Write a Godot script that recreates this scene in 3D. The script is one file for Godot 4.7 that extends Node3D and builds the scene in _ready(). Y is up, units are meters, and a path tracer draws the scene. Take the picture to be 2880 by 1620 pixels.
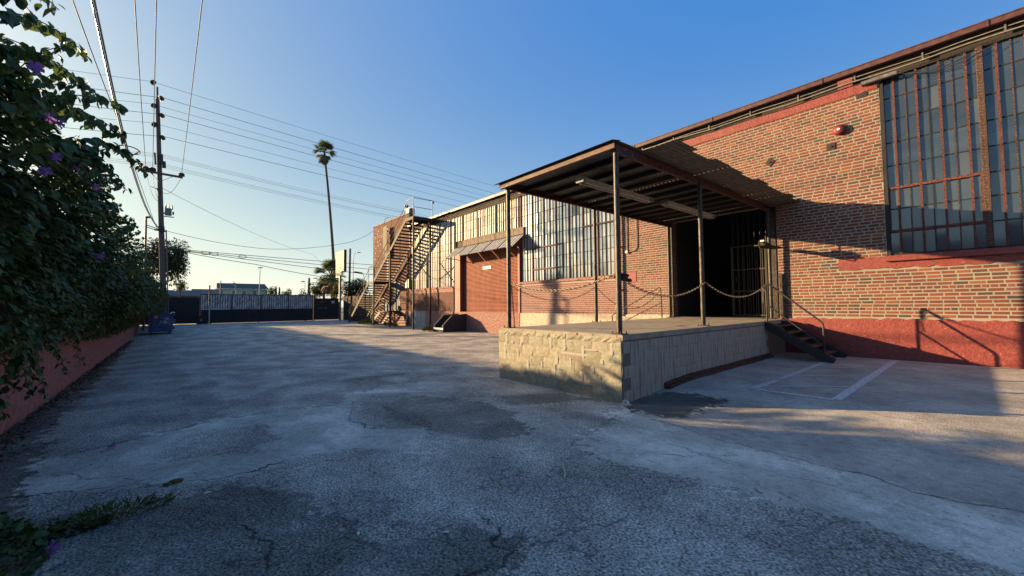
extends Node3D
# A yard beside a brick warehouse: loading dock with canopy, fire escape, hedge, sliding gate, utility pole.
# Axes: x towards the warehouse wall, -z along the wall to the gate. Metres.

const W := 14.2            # plane of the warehouse wall
const SUN_DIR := Vector3(-0.66, 0.25, -1.0)
var rng := RandomNumberGenerator.new()
var M := {}
var TEX := {}

# ------------------------------------------------------------------ mesh builder
class MB:
	var v := PackedVector3Array()
	var n := PackedVector3Array()
	var c := PackedColorArray()
	var u := PackedVector2Array()
	var col := Color(1, 1, 1)
	func tri3(a: Vector3, b: Vector3, d: Vector3, na: Vector3, nb: Vector3, nd: Vector3) -> void:
		if (b - a).cross(d - a).dot(na + nb + nd) > 0.0:
			var t := b; b = d; d = t
			var tn := nb; nb = nd; nd = tn
		v.append(a); v.append(b); v.append(d)
		n.append(na); n.append(nb); n.append(nd)
		c.append(col); c.append(col); c.append(col)
	func tri(a: Vector3, b: Vector3, d: Vector3, nn: Vector3) -> void:
		var g := (b - a).cross(d - a).normalized()
		if g.dot(nn) < 0.0: g = -g
		tri3(a, b, d, g, g, g)
	func quad(a: Vector3, b: Vector3, d: Vector3, e: Vector3, nn: Vector3) -> void:
		tri(a, b, d, nn); tri(a, d, e, nn)
	func obox(t: Transform3D, s: Vector3) -> void:
		var h := s * 0.5
		for ax in 3:
			for sg in [-1.0, 1.0]:
				var nn := Vector3.ZERO; nn[ax] = sg
				var i := (ax + 1) % 3; var j := (ax + 2) % 3
				var p := []
				for q in [[-1, -1], [1, -1], [1, 1], [-1, 1]]:
					var w := Vector3.ZERO
					w[ax] = sg * h[ax]; w[i] = q[0] * h[i]; w[j] = q[1] * h[j]
					p.append(t * w)
				quad(p[0], p[1], p[2], p[3], t.basis * nn)
	func box(a: Vector3, b: Vector3) -> void:
		obox(Transform3D(Basis.IDENTITY, (a + b) * 0.5), (b - a).abs())
	func bar(p: Vector3, q: Vector3, w: float, h: float, up := Vector3.UP) -> void:
		var d := (q - p); var l := d.length(); d /= l
		if absf(d.dot(up)) > 0.98: up = Vector3(0, 0, 1) if absf(d.z) < 0.9 else Vector3(1, 0, 0)
		var sx := up.cross(d).normalized(); var uy := d.cross(sx)
		obox(Transform3D(Basis(sx, uy, d), (p + q) * 0.5), Vector3(w, h, l))
	# box with chamfered long edges along its longest direction p-q
	func cham(p: Vector3, q: Vector3, w: float, h: float, r: float, up := Vector3.UP) -> void:
		var d := (q - p).normalized()
		if absf(d.dot(up)) > 0.98: up = Vector3(0, 0, 1)
		var sx := up.cross(d).normalized(); var uy := d.cross(sx)
		var a := w * 0.5; var b := h * 0.5
		var pr := [Vector2(-a + r, -b), Vector2(a - r, -b), Vector2(a, -b + r), Vector2(a, b - r), Vector2(a - r, b), Vector2(-a + r, b), Vector2(-a, b - r), Vector2(-a, -b + r)]
		for i in 8:
			var g: Vector2 = pr[i]; var k: Vector2 = pr[(i + 1) % 8]
			var o: Vector3 = sx * (g.x + k.x) + uy * (g.y + k.y)
			quad(p + sx * g.x + uy * g.y, p + sx * k.x + uy * k.y, q + sx * k.x + uy * k.y, q + sx * g.x + uy * g.y, o)
		for e in [[p, -1.0], [q, 1.0]]:
			for i in range(1, 7):
				tri(e[0] + sx * pr[0].x + uy * pr[0].y, e[0] + sx * pr[i].x + uy * pr[i].y, e[0] + sx * pr[i + 1].x + uy * pr[i + 1].y, d * e[1])
	func tube(p: Vector3, q: Vector3, r0: float, r1: float, k := 8, caps := true) -> void:
		var d := (q - p).normalized()
		var up := Vector3.UP if absf(d.y) < 0.95 else Vector3(1, 0, 0)
		var sx := up.cross(d).normalized(); var uy := d.cross(sx)
		for i in k:
			var a := TAU * i / k; var b := TAU * (i + 1) / k
			var na := sx * cos(a) + uy * sin(a); var nb := sx * cos(b) + uy * sin(b)
			tri3(p + na * r0, p + nb * r0, q + nb * r1, na, nb, nb)
			tri3(p + na * r0, q + nb * r1, q + na * r1, na, nb, na)
			if caps:
				tri(p, p + na * r0, p + nb * r0, -d); tri(q, q + na * r1, q + nb * r1, d)
	func path(pts: Array, r: float, k := 6) -> void:
		for i in pts.size() - 1:
			tube(pts[i], pts[i + 1], r, r, k, i == 0 or i == pts.size() - 2)
	func ball(p: Vector3, r: Vector3, a := 10, b := 6) -> void:
		for i in a:
			for j in b:
				var q := []
				for s in [[0, 0], [1, 0], [1, 1], [0, 1]]:
					var th: float = TAU * (i + s[0]) / a; var ph: float = PI * (j + s[1]) / b
					q.append(Vector3(sin(ph) * cos(th), cos(ph), sin(ph) * sin(th)))
				tri3(p + q[0] * r, p + q[1] * r, p + q[2] * r, q[0], q[1], q[2])
				tri3(p + q[0] * r, p + q[2] * r, p + q[3] * r, q[0], q[2], q[3])
	func torus(t: Transform3D, R: float, r: float, a := 14, b := 5, sx := 1.0) -> void:
		for i in a:
			for j in b:
				var q := []; var nn := []
				for s in [[0, 0], [1, 0], [1, 1], [0, 1]]:
					var th: float = TAU * (i + s[0]) / a; var ph: float = TAU * (j + s[1]) / b
					var o := Vector3(cos(th) * sx, sin(th), 0.0)
					nn.append(t.basis * (Vector3(cos(th) * cos(ph), sin(th) * cos(ph), sin(ph))))
					q.append(t * (o * R + Vector3(cos(th) * cos(ph), sin(th) * cos(ph), sin(ph)) * r))
				tri3(q[0], q[1], q[2], nn[0], nn[1], nn[2]); tri3(q[0], q[2], q[3], nn[0], nn[2], nn[3])
	func lathe(t: Transform3D, prof: Array, k := 12) -> void:   # profile of Vector2(radius, height) about local y
		for i in k:
			for j in prof.size() - 1:
				var a := TAU * i / k; var b := TAU * (i + 1) / k
				var p: Vector2 = prof[j]; var q: Vector2 = prof[j + 1]
				var da := Vector3(cos(a), 0, sin(a)); var db := Vector3(cos(b), 0, sin(b))
				var sl := Vector2(q.y - p.y, p.x - q.x).normalized()
				var na := t.basis * (da * sl.x + Vector3.UP * sl.y); var nb := t.basis * (db * sl.x + Vector3.UP * sl.y)
				var A := t * (da * p.x + Vector3.UP * p.y); var B := t * (db * p.x + Vector3.UP * p.y)
				var C := t * (db * q.x + Vector3.UP * q.y); var D := t * (da * q.x + Vector3.UP * q.y)
				tri3(A, B, C, na, nb, nb); tri3(A, C, D, na, nb, na)
	func mesh(uvs := false) -> ArrayMesh:
		var a := []
		a.resize(Mesh.ARRAY_MAX)
		a[Mesh.ARRAY_VERTEX] = v; a[Mesh.ARRAY_NORMAL] = n; a[Mesh.ARRAY_COLOR] = c
		if uvs: a[Mesh.ARRAY_TEX_UV] = u
		var m := ArrayMesh.new()
		m.add_surface_from_arrays(Mesh.PRIMITIVE_TRIANGLES, a)
		return m

# ------------------------------------------------------------------ scene tree helpers
func obj(called: String, mb, mat: Material, parent: Node3D = self) -> MeshInstance3D:
	var o := MeshInstance3D.new()
	o.name = called
	o.mesh = mb.mesh() if mb is MB else mb
	o.material_override = mat
	parent.add_child(o, true)
	if parent != self and parent.get_parent() == self and not parent is MeshInstance3D:
		o.position = -parent.position
	return o
func thing(called: String, label: String, category: String, at := Vector3.ZERO, group := "") -> Node3D:
	var o := Node3D.new()
	o.name = called
	add_child(o, true)
	o.position = at
	tag(o, label, category, group)
	return o
func tag(o: Node3D, label: String, category: String, group := "") -> Node3D:
	o.set_meta("label", label); o.set_meta("category", category)
	if group != "": o.set_meta("group", group)
	return o
func struct(called: String, mb, mat: Material) -> MeshInstance3D:
	var o := obj(called, mb, mat)
	o.set_meta("kind", "structure")
	return o
func stuff(o: Node3D) -> Node3D:
	o.set_meta("kind", "stuff"); return o
func multi(called: String, mesh: Mesh, mat: Material, xf: Array, cols: Array, parent: Node3D) -> MultiMeshInstance3D:
	var mm := MultiMesh.new()
	mm.transform_format = MultiMesh.TRANSFORM_3D
	mm.use_colors = cols.size() > 0
	mm.mesh = mesh
	mm.instance_count = xf.size()
	for i in xf.size():
		mm.set_instance_transform(i, xf[i])
		if cols.size() > 0: mm.set_instance_color(i, cols[i])
	var o := MultiMeshInstance3D.new()
	o.name = called; o.multimesh = mm; o.material_override = mat
	parent.add_child(o, true)
	if parent != self and parent.get_parent() == self and not parent is MeshInstance3D:
		o.position = -parent.position
	stuff(o)
	return o

# ------------------------------------------------------------------ materials
func lin(r: float, g: float, b: float) -> Color:
	return Color(r, g, b).linear_to_srgb()
func noise_tex(freq: float, lo: float, hi: float, oct := 4, sd := 1, typ := FastNoiseLite.TYPE_SIMPLEX_SMOOTH, size := 512, contrast := 1.0) -> NoiseTexture2D:
	var f := FastNoiseLite.new()
	f.seed = sd; f.frequency = freq; f.noise_type = typ; f.fractal_octaves = oct
	var t := NoiseTexture2D.new()
	t.width = size; t.height = size; t.seamless = true; t.noise = f
	var g := Gradient.new()
	g.offsets = PackedFloat32Array([0.5 - 0.5 / contrast, 0.5 + 0.5 / contrast])
	g.colors = PackedColorArray([Color(lo, lo, lo), Color(hi, hi, hi)])
	t.color_ramp = g
	return t
func ramp_tex(freq: float, offs: Array, cols: Array, oct := 4, sd := 1, size := 512) -> NoiseTexture2D:
	var t := noise_tex(freq, 0, 1, oct, sd, FastNoiseLite.TYPE_SIMPLEX_SMOOTH, size)
	var g := Gradient.new()
	g.offsets = PackedFloat32Array(offs); g.colors = PackedColorArray(cols)
	t.color_ramp = g
	return t
func mat(key: String, col: Color, rough := 0.85, tex = null, sc := Vector3.ONE, bump = null, bump_cm := 0.3, metal := 0.0, vcol := false) -> StandardMaterial3D:
	var m := StandardMaterial3D.new()
	m.resource_name = key
	m.albedo_color = col; m.roughness = rough; m.metallic = metal
	if tex != null: m.albedo_texture = tex
	if tex != null or bump != null:
		m.uv1_triplanar = true; m.uv1_world_triplanar = true; m.uv1_scale = sc
	if bump != null:
		m.heightmap_enabled = true; m.heightmap_texture = bump; m.heightmap_scale = bump_cm
	m.vertex_color_use_as_albedo = vcol
	M[key] = m
	return m

func materials() -> void:
	TEX.grain = noise_tex(0.09, 0.70, 1.0, 4, 11)
	TEX.fine = noise_tex(0.25, 0.62, 1.0, 3, 12)
	TEX.blotch = noise_tex(0.012, 0.62, 1.0, 5, 13)
	TEX.blotch2 = noise_tex(0.02, 0.35, 1.0, 5, 14, FastNoiseLite.TYPE_SIMPLEX_SMOOTH, 512, 1.5)
	TEX.h = noise_tex(0.06, 0.0, 1.0, 5, 15)
	TEX.hc = noise_tex(0.025, 0.0, 1.0, 5, 16)
	TEX.red = ramp_tex(0.016, [0.0, 0.30, 0.66, 0.86, 0.90, 1.0], [lin(.12, .022, .021), lin(.17, .031, .028), lin(.205, .040, .034), lin(.225, .055, .046), lin(.30, .17, .14), lin(.34, .24, .21)], 6, 21, 1024)
	TEX.redworn = ramp_tex(0.018, [0.0, 0.32, 0.46, 0.58, 0.74, 1.0], [lin(.12, .034, .03), lin(.18, .052, .042), lin(.22, .08, .065), lin(.27, .165, .14), lin(.28, .24, .215), lin(.15, .11, .10)], 6, 22, 1024)
	TEX.cream = ramp_tex(0.014, [0.0, 0.3, 0.5, 0.64, 0.8, 1.0], [lin(.18, .22, .26), lin(.36, .30, .23), lin(.44, .37, .29), lin(.48, .42, .35), lin(.36, .20, .14), lin(.25, .23, .22)], 5, 23, 1024)
	TEX.rust = ramp_tex(0.03, [0.0, 0.4, 0.55, 0.7, 1.0], [lin(.011, .010, .010), lin(.016, .014, .013), lin(.022, .017, .014), lin(.034, .020, .014), lin(.018, .016, .015)], 5, 24)
	TEX.block = ramp_tex(0.02, [0.0, 0.3, 0.5, 0.72, 1.0], [lin(.18, .17, .135), lin(.24, .23, .18), lin(.27, .26, .205), lin(.30, .29, .235), lin(.34, .33, .27)], 6, 25)
	TEX.streak = ramp_tex(0.02, [0.0, 0.28, 0.42, 0.6, 1.0], [lin(.08, .077, .072), lin(.17, .16, .14), lin(.29, .26, .215), lin(.32, .285, .23), lin(.36, .315, .25)], 5, 26, 1024)
	TEX.pink = ramp_tex(0.02, [0.0, 0.35, 0.55, 0.75, 1.0], [lin(.19, .075, .07), lin(.25, .10, .098), lin(.28, .12, .115), lin(.31, .145, .14), lin(.24, .13, .125)], 6, 27)
	mat("mortar", lin(.42, .40, .345), .95, TEX.grain, Vector3.ONE * 3.0, TEX.h, .8)
	mat("mortar_pink", lin(.44, .36, .33), .95, TEX.grain, Vector3.ONE * 2.0, TEX.h, .6)
	mat("mortar_dark", lin(.16, .105, .085), .95, TEX.grain, Vector3.ONE * 2.0, TEX.h, .6)
	mat("brick_mix", Color(1, 1, 1), .9, TEX.fine, Vector3.ONE * 2.2, TEX.h, .5, 0.0, true)
	var bc := [[.25, .070, .040], [.29, .088, .045], [.21, .060, .040], [.33, .115, .046], [.17, .056, .043], [.11, .064, .046], [.27, .076, .048], [.09, .068, .053]]
	for i in bc.size():
		mat("brick%d" % i, lin(bc[i][0], bc[i][1], bc[i][2]), .9, TEX.fine, Vector3.ONE * 2.2, TEX.h, .5)
	mat("red_paint", Color(1, 1, 1), .62, TEX.red, Vector3.ONE * .55, TEX.h, .5)
	mat("red_worn", Color(1, 1, 1), .85, TEX.redworn, Vector3.ONE * .5, TEX.h, .8)
	mat("cream_base", Color(1, 1, 1), .9, TEX.cream, Vector3(.3, .6, .3), TEX.h, .8)
	mat("white_patch", lin(.40, .40, .40), .9, TEX.blotch, Vector3(.6, .25, .6), TEX.h, .5)
	mat("rust_steel", Color(1, 1, 1), .75, TEX.rust, Vector3.ONE * .8, TEX.h, .2)
	mat("dark_steel", lin(.055, .05, .048), .55, TEX.grain, Vector3.ONE * 2.0, TEX.h, .1, .35)
	mat("post_paint", lin(.085, .075, .066), .5, TEX.blotch2, Vector3(2, .6, 2), null, 0, .25)
	mat("beam_red", lin(.16, .052, .042), .75, TEX.blotch2, Vector3.ONE * .9, TEX.h, .2)
	mat("fascia_brown", lin(.18, .095, .075), .7, TEX.blotch, Vector3.ONE * .8)
	mat("gutter_brown", lin(.115, .048, .046), .5, TEX.blotch, Vector3.ONE * .7)
	mat("eave_dark", lin(.035, .030, .027), .95, TEX.grain, Vector3.ONE * 2)
	mat("roof_sheet", lin(.20, .195, .18), .7, TEX.blotch, Vector3(.5, .5, 1.4), null, 0, .3)
	mat("conduit_grey", lin(.27, .26, .24), .55, TEX.blotch, Vector3.ONE)
	mat("muntin_red", lin(.19, .05, .037), .8, TEX.blotch2, Vector3.ONE * 2.0)
	mat("muntin_dark", lin(.032, .026, .025), .8, TEX.blotch2, Vector3.ONE * 2.0)
	mat("muntin_rust", lin(.125, .07, .055), .85, TEX.blotch2, Vector3.ONE * 2.0)
	mat("shutter_red", lin(.35, .10, .055), .55, TEX.blotch, Vector3(.4, .25, .4), null, 0, .1)
	mat("awning_metal", lin(.52, .51, .49), .6, TEX.blotch, Vector3.ONE * .8, null, 0, .1)
	mat("wood_board", lin(.27, .215, .165), .9, TEX.blotch, Vector3(1, .4, 1.5))
	mat("deck", Color(1, 1, 1), .9, ramp_tex(0.012, [0.0, .4, .6, 1.0], [lin(.19, .165, .13), lin(.25, .215, .165), lin(.28, .245, .19), lin(.33, .29, .22)], 6, 31), Vector3.ONE * .5, TEX.h, .3)
	mat("block", Color(1, 1, 1), .93, TEX.block, Vector3.ONE * .9, TEX.h, 1.2)
	mat("block_streak", Color(1, 1, 1), .93, TEX.streak, Vector3(.85, .05, .85), TEX.h, .5)
	mat("joint_dark", lin(.21, .185, .15), .95, TEX.grain, Vector3.ONE * 2, TEX.h, .6)
	mat("smear", lin(.46, .45, .40), .95, TEX.grain, Vector3.ONE * 2.5, TEX.h, .25)
	mat("angle_steel", lin(.10, .042, .032), .7, TEX.blotch2, Vector3.ONE)
	mat("chain", lin(.17, .15, .125), .5, null, Vector3.ONE, null, 0, .75)
	mat("white_enamel", lin(.60, .56, .48), .4, TEX.blotch, Vector3.ONE)
	mat("pink_wall", Color(1, 1, 1), .9, TEX.pink, Vector3(.5, .5, .5), TEX.h, .6)
	mat("bell_red", lin(.13, .010, .016), .6)
	mat("white_plain", lin(.72, .70, .66), .5)
	mat("black_plain", lin(.012, .012, .013), .6)
	mat("gate_black", lin(.012, .0125, .014), .75, TEX.grain, Vector3.ONE * 2)
	mat("mesh_grey", lin(.46, .52, .62), .6, TEX.blotch, Vector3(.6, .2, .6))
	mat("mesh_dark", lin(.045, .045, .05), .8, TEX.blotch, Vector3.ONE)
	mat("dumpster_blue", lin(.028, .12, .40), .45, TEX.blotch2, Vector3.ONE * .9)
	mat("rubber", lin(.02, .02, .021), .8)
	mat("pole_wood", lin(.155, .125, .098), .95, TEX.grain, Vector3(3, .25, 3), TEX.h, .6)
	mat("wire", lin(.03, .03, .032), .6)
	mat("cable_shiny", lin(.22, .21, .20), .3, null, Vector3.ONE, null, 0, .4)
	mat("galv", lin(.22, .22, .215), .5, TEX.blotch, Vector3.ONE, null, 0, .4)
	mat("ceramic", lin(.06, .05, .045), .6)
	mat("leaf_dark", Color(1, 1, 1), .55, null, Vector3.ONE, null, 0, 0, true)
	M.leaf_dark.metallic_specular = .28; M.leaf_dark.backlight_enabled = true; M.leaf_dark.backlight = lin(.055, .085, .02)
	mat("leaf_feather", Color(1, 1, 1), .6, null, Vector3.ONE, null, 0, 0, true)
	M.leaf_feather.backlight_enabled = true; M.leaf_feather.backlight = lin(.22, .28, .09)
	mat("twig", lin(.10, .075, .05), .9)
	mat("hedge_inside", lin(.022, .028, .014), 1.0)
	mat("petal", lin(.14, .06, .25), .7)
	M.petal.backlight_enabled = true; M.petal.backlight = lin(.35, .18, .5)
	mat("bark", lin(.13, .10, .075), .95, TEX.grain, Vector3(3, .8, 3), TEX.h, .8)
	mat("palm_trunk", lin(.15, .12, .09), .95, TEX.grain, Vector3(2, 3, 2))
	mat("house_green", lin(.30, .46, .30), .9)
	mat("house_roof", lin(.14, .13, .115), .9, TEX.grain, Vector3.ONE * .6)
	mat("shed_roof", lin(.17, .16, .16), .9, TEX.grain, Vector3.ONE * .4)
	mat("shed_brown", lin(.20, .13, .10), .9)
	mat("glass_far", lin(.10, .11, .12), .12)
	mat("stripe", lin(.80, .79, .77), .85, TEX.blotch, Vector3.ONE * 2.0)
	mat("sign_face", Color(1, 1, 1), .7, ramp_tex(.035, [0, .4, .5, .62, 1.0], [lin(.20, .15, .09), lin(.27, .22, .15), lin(.34, .30, .22), lin(.38, .35, .28), lin(.24, .18, .11)], 5, 33), Vector3.ONE * .5)
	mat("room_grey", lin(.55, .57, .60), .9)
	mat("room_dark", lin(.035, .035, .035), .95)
	mat("paper", lin(.75, .74, .70), .8)
	mat("straw", lin(.52, .46, .30), .9)
	mat("blue_door", lin(.06, .12, .20), .6, TEX.blotch, Vector3.ONE)

# ------------------------------------------------------------------ the ground's height
func gy(x: float, z: float) -> float:
	var a := 0.12 * smoothstep(5.5, 8.0, x) * smoothstep(-8.5, -4.0, z)
	return a + 0.15 * smoothstep(-22.0, -42.0, z)

func sky_image() -> Image:
	var w := 512; var h := 256
	var im := Image.create(w, h, false, Image.FORMAT_RGBF)
	var s := SUN_DIR.normalized()
	for j in h:
		var el := PI * (0.5 - (j + 0.5) / h)
		for i in w:
			var az := TAU * (i + 0.5) / w
			var d := Vector3(sin(az) * cos(el), sin(el), -cos(az) * cos(el))
			var g := acos(clampf(d.dot(s), -1, 1))
			var t := clampf(d.y, 0.0, 1.0)
			var p4 := pow(1.0 - t, 4.0)                   # haze thickens towards the horizon
			var hz := exp(-9.0 * t)
			var gl := exp(-1.6 * g)                       # wide glow round the sun
			var cg := cos(g)
			var c := Vector3(.006, .195, .664) + Vector3(.584, .755, .159) * p4 + Vector3(.326, .0, .0) * hz + Vector3(.597, .533, .02) * gl
			c += Vector3(.326, .04, .0) * hz * gl + Vector3(.061, .057, .041) * cg * cg
			c += Vector3(5.5, 4.5, 2.9) * exp(-7.0 * g)   # aureole close to the sun
			c /= 3.0
			if d.y < 0.0: c = Vector3(.20, .20, .20)
			im.set_pixel(i, j, Color(c.x, c.y, c.z))
	return im

func _ready() -> void:
	rng.seed = 7
	# --- camera
	var cam := Camera3D.new()
	cam.name = "camera"
	add_child(cam)
	cam.position = Vector3(0, 1.62, 0)
	cam.basis = Basis(Vector3.UP, deg_to_rad(-40.6035)) * Basis(Vector3.RIGHT, deg_to_rad(2.4888)) * Basis(Vector3(0, 0, 1), deg_to_rad(-0.50703))
	cam.keep_aspect = Camera3D.KEEP_HEIGHT
	cam.fov = 2.0 * rad_to_deg(atan(810.0 / 1109.9))
	cam.near = 0.05; cam.far = 2000.0
	cam.current = true
	# --- sky, exposure
	var we := WorldEnvironment.new()
	we.name = "world"
	var env := Environment.new()
	env.background_mode = Environment.BG_SKY
	var sk := Sky.new()
	var pm := PanoramaSkyMaterial.new()
	pm.panorama = ImageTexture.create_from_image(sky_image())
	sk.sky_material = pm
	env.sky = sk
	env.background_energy_multiplier = 1.0
	env.tonemap_mode = Environment.TONE_MAPPER_LINEAR
	env.tonemap_exposure = 3.0
	env.sdfgi_enabled = true; env.ssao_enabled = true; env.ssil_enabled = true
	we.environment = env
	add_child(we)
	# --- sun
	var sun := DirectionalLight3D.new()
	sun.name = "sun"
	sun.light_energy = 1.6
	sun.light_color = Color(1.0, 0.84, 0.62)
	sun.light_angular_distance = 0.5
	sun.shadow_enabled = true
	add_child(sun)
	sun.look_at_from_position(SUN_DIR * 50.0, Vector3.ZERO)

	materials()
	build_ground()
	build_factory()
	build_dock()
	build_canopy()
	build_stairs()
	build_fire_escape()
	build_pink_wall()
	build_hedges()
	build_gate()
	build_dumpster()
	build_poles()
	build_background()
	build_small()

# ------------------------------------------------------------------ ground
func fill_poly(mask: PackedByteArray, n: int, r: Rect2, pts: Array, val: int) -> void:
	for j in n:
		var z: float = r.position.y + (j + .5) / n * r.size.y
		var xs := []
		for k in pts.size():
			var a: Vector2 = pts[k]; var b: Vector2 = pts[(k + 1) % pts.size()]
			if (a.y <= z) != (b.y <= z):
				xs.append(a.x + (z - a.y) / (b.y - a.y) * (b.x - a.x))
		xs.sort()
		for k in range(0, xs.size() - 1, 2):
			var i0 := maxi(0, int((xs[k] - r.position.x) / r.size.x * n))
			var i1 := mini(n, int((xs[k + 1] - r.position.x) / r.size.x * n) + 1)
			for i in range(i0, i1): mask[j * n + i] = val

func crack(px: PackedByteArray, n: int, r: Rect2, pts: Array, width: float, rough: float, rg: RandomNumberGenerator) -> void:
	if width < .05: width *= .6
	for k in pts.size() - 1:
		var a: Vector2 = pts[k]; var b: Vector2 = pts[k + 1]
		var steps := int(a.distance_to(b) / r.size.x * n) + 1
		var side := (b - a).orthogonal().normalized()
		var off := 0.0; var wv := width
		for s in steps:
			off = off * .93 + rg.randf_range(-1, 1) * rough * .35
			wv = clampf(wv + rg.randf_range(-.15, .15) * width, width * .3, width * 1.7)
			var p := a.lerp(b, float(s) / steps) + side * off * sin(PI * s / steps)
			var i0 := (p.x - r.position.x) / r.size.x * n; var j0 := (p.y - r.position.y) / r.size.y * n
			var rr := wv / r.size.x * n
			for j in range(int(j0 - rr - 1), int(j0 + rr + 2)):
				for i in range(int(i0 - rr - 1), int(i0 + rr + 2)):
					if i < 0 or j < 0 or i >= n or j >= n: continue
					var d := Vector2(i + .5 - i0, j + .5 - j0).length()
					var q := int(255 * clampf(rr + .6 - d, 0, 1))
					if q > px[j * n + i]: px[j * n + i] = q

func noise_bytes(n: int, freq: float, sd: int, oct: int, cell := false) -> PackedByteArray:
	var f := FastNoiseLite.new()
	f.seed = sd; f.frequency = freq; f.fractal_octaves = oct
	f.noise_type = FastNoiseLite.TYPE_SIMPLEX_SMOOTH
	if cell:
		f.noise_type = FastNoiseLite.TYPE_CELLULAR
		f.cellular_return_type = FastNoiseLite.RETURN_DISTANCE2_SUB
		f.fractal_type = FastNoiseLite.FRACTAL_NONE
		f.domain_warp_enabled = true; f.domain_warp_amplitude = .35 / freq; f.domain_warp_frequency = freq * 2.0
	var im := f.get_image(n, n)
	im.convert(Image.FORMAT_L8)
	return im.get_data()

func V(a: Array) -> Array:
	var o := []
	for i in range(0, a.size(), 2): o.append(Vector2(a[i], a[i + 1]))
	return o

# albedo and height of the yard: worn asphalt, concrete apron, patches, cracks, tyre marks, oil
func yard_maps(r: Rect2, n: int, sd: int) -> Array:
	var q := 512
	var mask := PackedByteArray(); mask.resize(q * q)
	# 1 concrete apron, 2 smoother slab, 3 concrete strip, 4 dark patch, 5 oil, 6 light dust, 7 dirt by the wall
	fill_poly(mask, q, r, V([-2.5, -6.9, -.9, -6.6, 0, -6.95, .6, -7.15, 1.3, -7.1, 1.8, -6.95, 2.4, -7.35, 2.75, -7.75, 2.35, -6.95, 2.08, -6.2, 1.92, -5.8, 2.05, -5.2, 2.5, -4.9, 2.2, -4.1, 1.6, -4.7, .95, -4.78, .4, -4.7, 0, -4.9, -.5, -5.2, -1.2, -5.5, -2.5, -5.7]), 3)
	fill_poly(mask, q, r, V([2.7, -7.4, 3.3, -8.0, 4.2, -7.65, 4.45, -7.1, 3.8, -6.65, 3.2, -7.15]), 3)
	fill_poly(mask, q, r, V([.2, -6.5, .9, -6.6, 1.0, -5.7, .5, -5.5, -.1, -5.7]), 0)
	fill_poly(mask, q, r, V([2.5, -4.85, 2.9, -3.8, 3.4, -3.7, 3.95, -4.5, 3.9, -5.6, 3.4, -6.6, 2.6, -6.4, 2.3, -5.6]), 4)
	fill_poly(mask, q, r, V([5.7, -3.8, 4.8, -3.4, 4.1, -3.2, 3.5, -3.05, 3.42, -2.67, 3.5, -2.2, 3.68, -1.8, 3.78, -1.4, 3.74, -1.0, 3.82, -.5, 3.85, .1, 4.0, 1.2, 3.9, 4, 20, 4, 20, -3.6]), 1)
	fill_poly(mask, q, r, V([5.6, -3.75, 5.25, -3.3, 5.08, -2.6, 4.95, -2.06, 4.96, -1.45, 4.92, -.94, 4.96, -.66, 4.82, -.39, 4.87, 0, 5.0, 1.2, 4.9, 4, 20, 4, 20, -3.6]), 2)
	fill_poly(mask, q, r, V([5.75, -3.85, 6.6, -3.7, 6.9, -3.1, 6.7, -2.75, 6.05, -2.7, 5.35, -2.85, 5.4, -3.4]), 5)
	fill_poly(mask, q, r, V([4.2, -4.9, 5.5, -4.2, 5.4, -5.0, 4.4, -5.6]), 4)
	fill_poly(mask, q, r, V([1.1, -2.6, 1.75, -2.5, 1.75, -2.1, 1.5, -1.7, .9, -1.9]), 4)
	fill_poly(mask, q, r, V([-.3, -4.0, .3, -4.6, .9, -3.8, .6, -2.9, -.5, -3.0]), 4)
	fill_poly(mask, q, r, V([-1.4, -4.9, -.6, -4.75, -.1, -4.5, .5, -4.2, .9, -3.6, 1.0, -2.9, 1.2, -2.2, 1.1, -1.2, -1.0, -1.0, -2, -3]), 4)  # near left painted darker: hedge shade together with soiled asphalt
	fill_poly(mask, q, r, V([3.9, -9.7, 4.2, -9.4, 4.3, -9.6, 4.1, -9.75]), 3)
	fill_poly(mask, q, r, V([3.0, -9.2, 4.2, -9.1, 4.6, -8.9, 3.6, -8.7, 2.7, -8.8]), 4)
	fill_poly(mask, q, r, V([3.9, -15.0, 4.7, -15.2, 4.6, -14.7, 4.0, -14.7]), 4)
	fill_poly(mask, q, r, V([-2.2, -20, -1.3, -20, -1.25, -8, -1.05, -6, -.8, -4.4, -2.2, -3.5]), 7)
	var rg := RandomNumberGenerator.new(); rg.seed = sd
	var ck := PackedByteArray(); ck.resize(n * n)
	var sc := n / r.size.x
	crack(ck, n, r, V([5.58, -3.75, 5.47, -3.67, 5.24, -3.31, 5.09, -2.62, 4.94, -2.06, 4.96, -1.45, 4.92, -.94, 4.96, -.66, 4.80, -.39, 4.87, -.06, 4.97, .19, 5.0, 2]), .012, .03, rg)
	crack(ck, n, r, V([5.6, -3.9, 6.7, -2.78, 7.3, -1.5, 7.24, -.38, 7.18, .3, 7.2, 2]), .005, .01, rg)
	crack(ck, n, r, V([1.82, -2.5, 1.84, -2.3, 1.68, -2.2, 1.72, -2.02, 1.42, -2.02, 1.2, -2.12]), .016, .05, rg)
	crack(ck, n, r, V([1.70, -2.1, 1.95, -1.95, 2.3, -1.9, 2.6, -1.75]), .006, .05, rg)
	crack(ck, n, r, V([0.42, -3.6, .55, -3.2, .48, -2.9]), .012, .05, rg)
	crack(ck, n, r, V([.95, -4.78, .4, -4.7, 0, -4.9, -.5, -5.2, -1.2, -5.5]), .012, .06, rg)
	crack(ck, n, r, V([-.9, -6.6, 0, -6.95, .6, -7.15, 1.3, -7.1]), .010, .05, rg)
	crack(ck, n, r, V([2.35, -6.95, 2.08, -6.2, 1.92, -5.8, 2.05, -5.2]), .012, .05, rg)
	crack(ck, n, r, V([3.45, -3.05, 4.1, -3.2, 4.8, -3.4]), .010, .05, rg)
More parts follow.
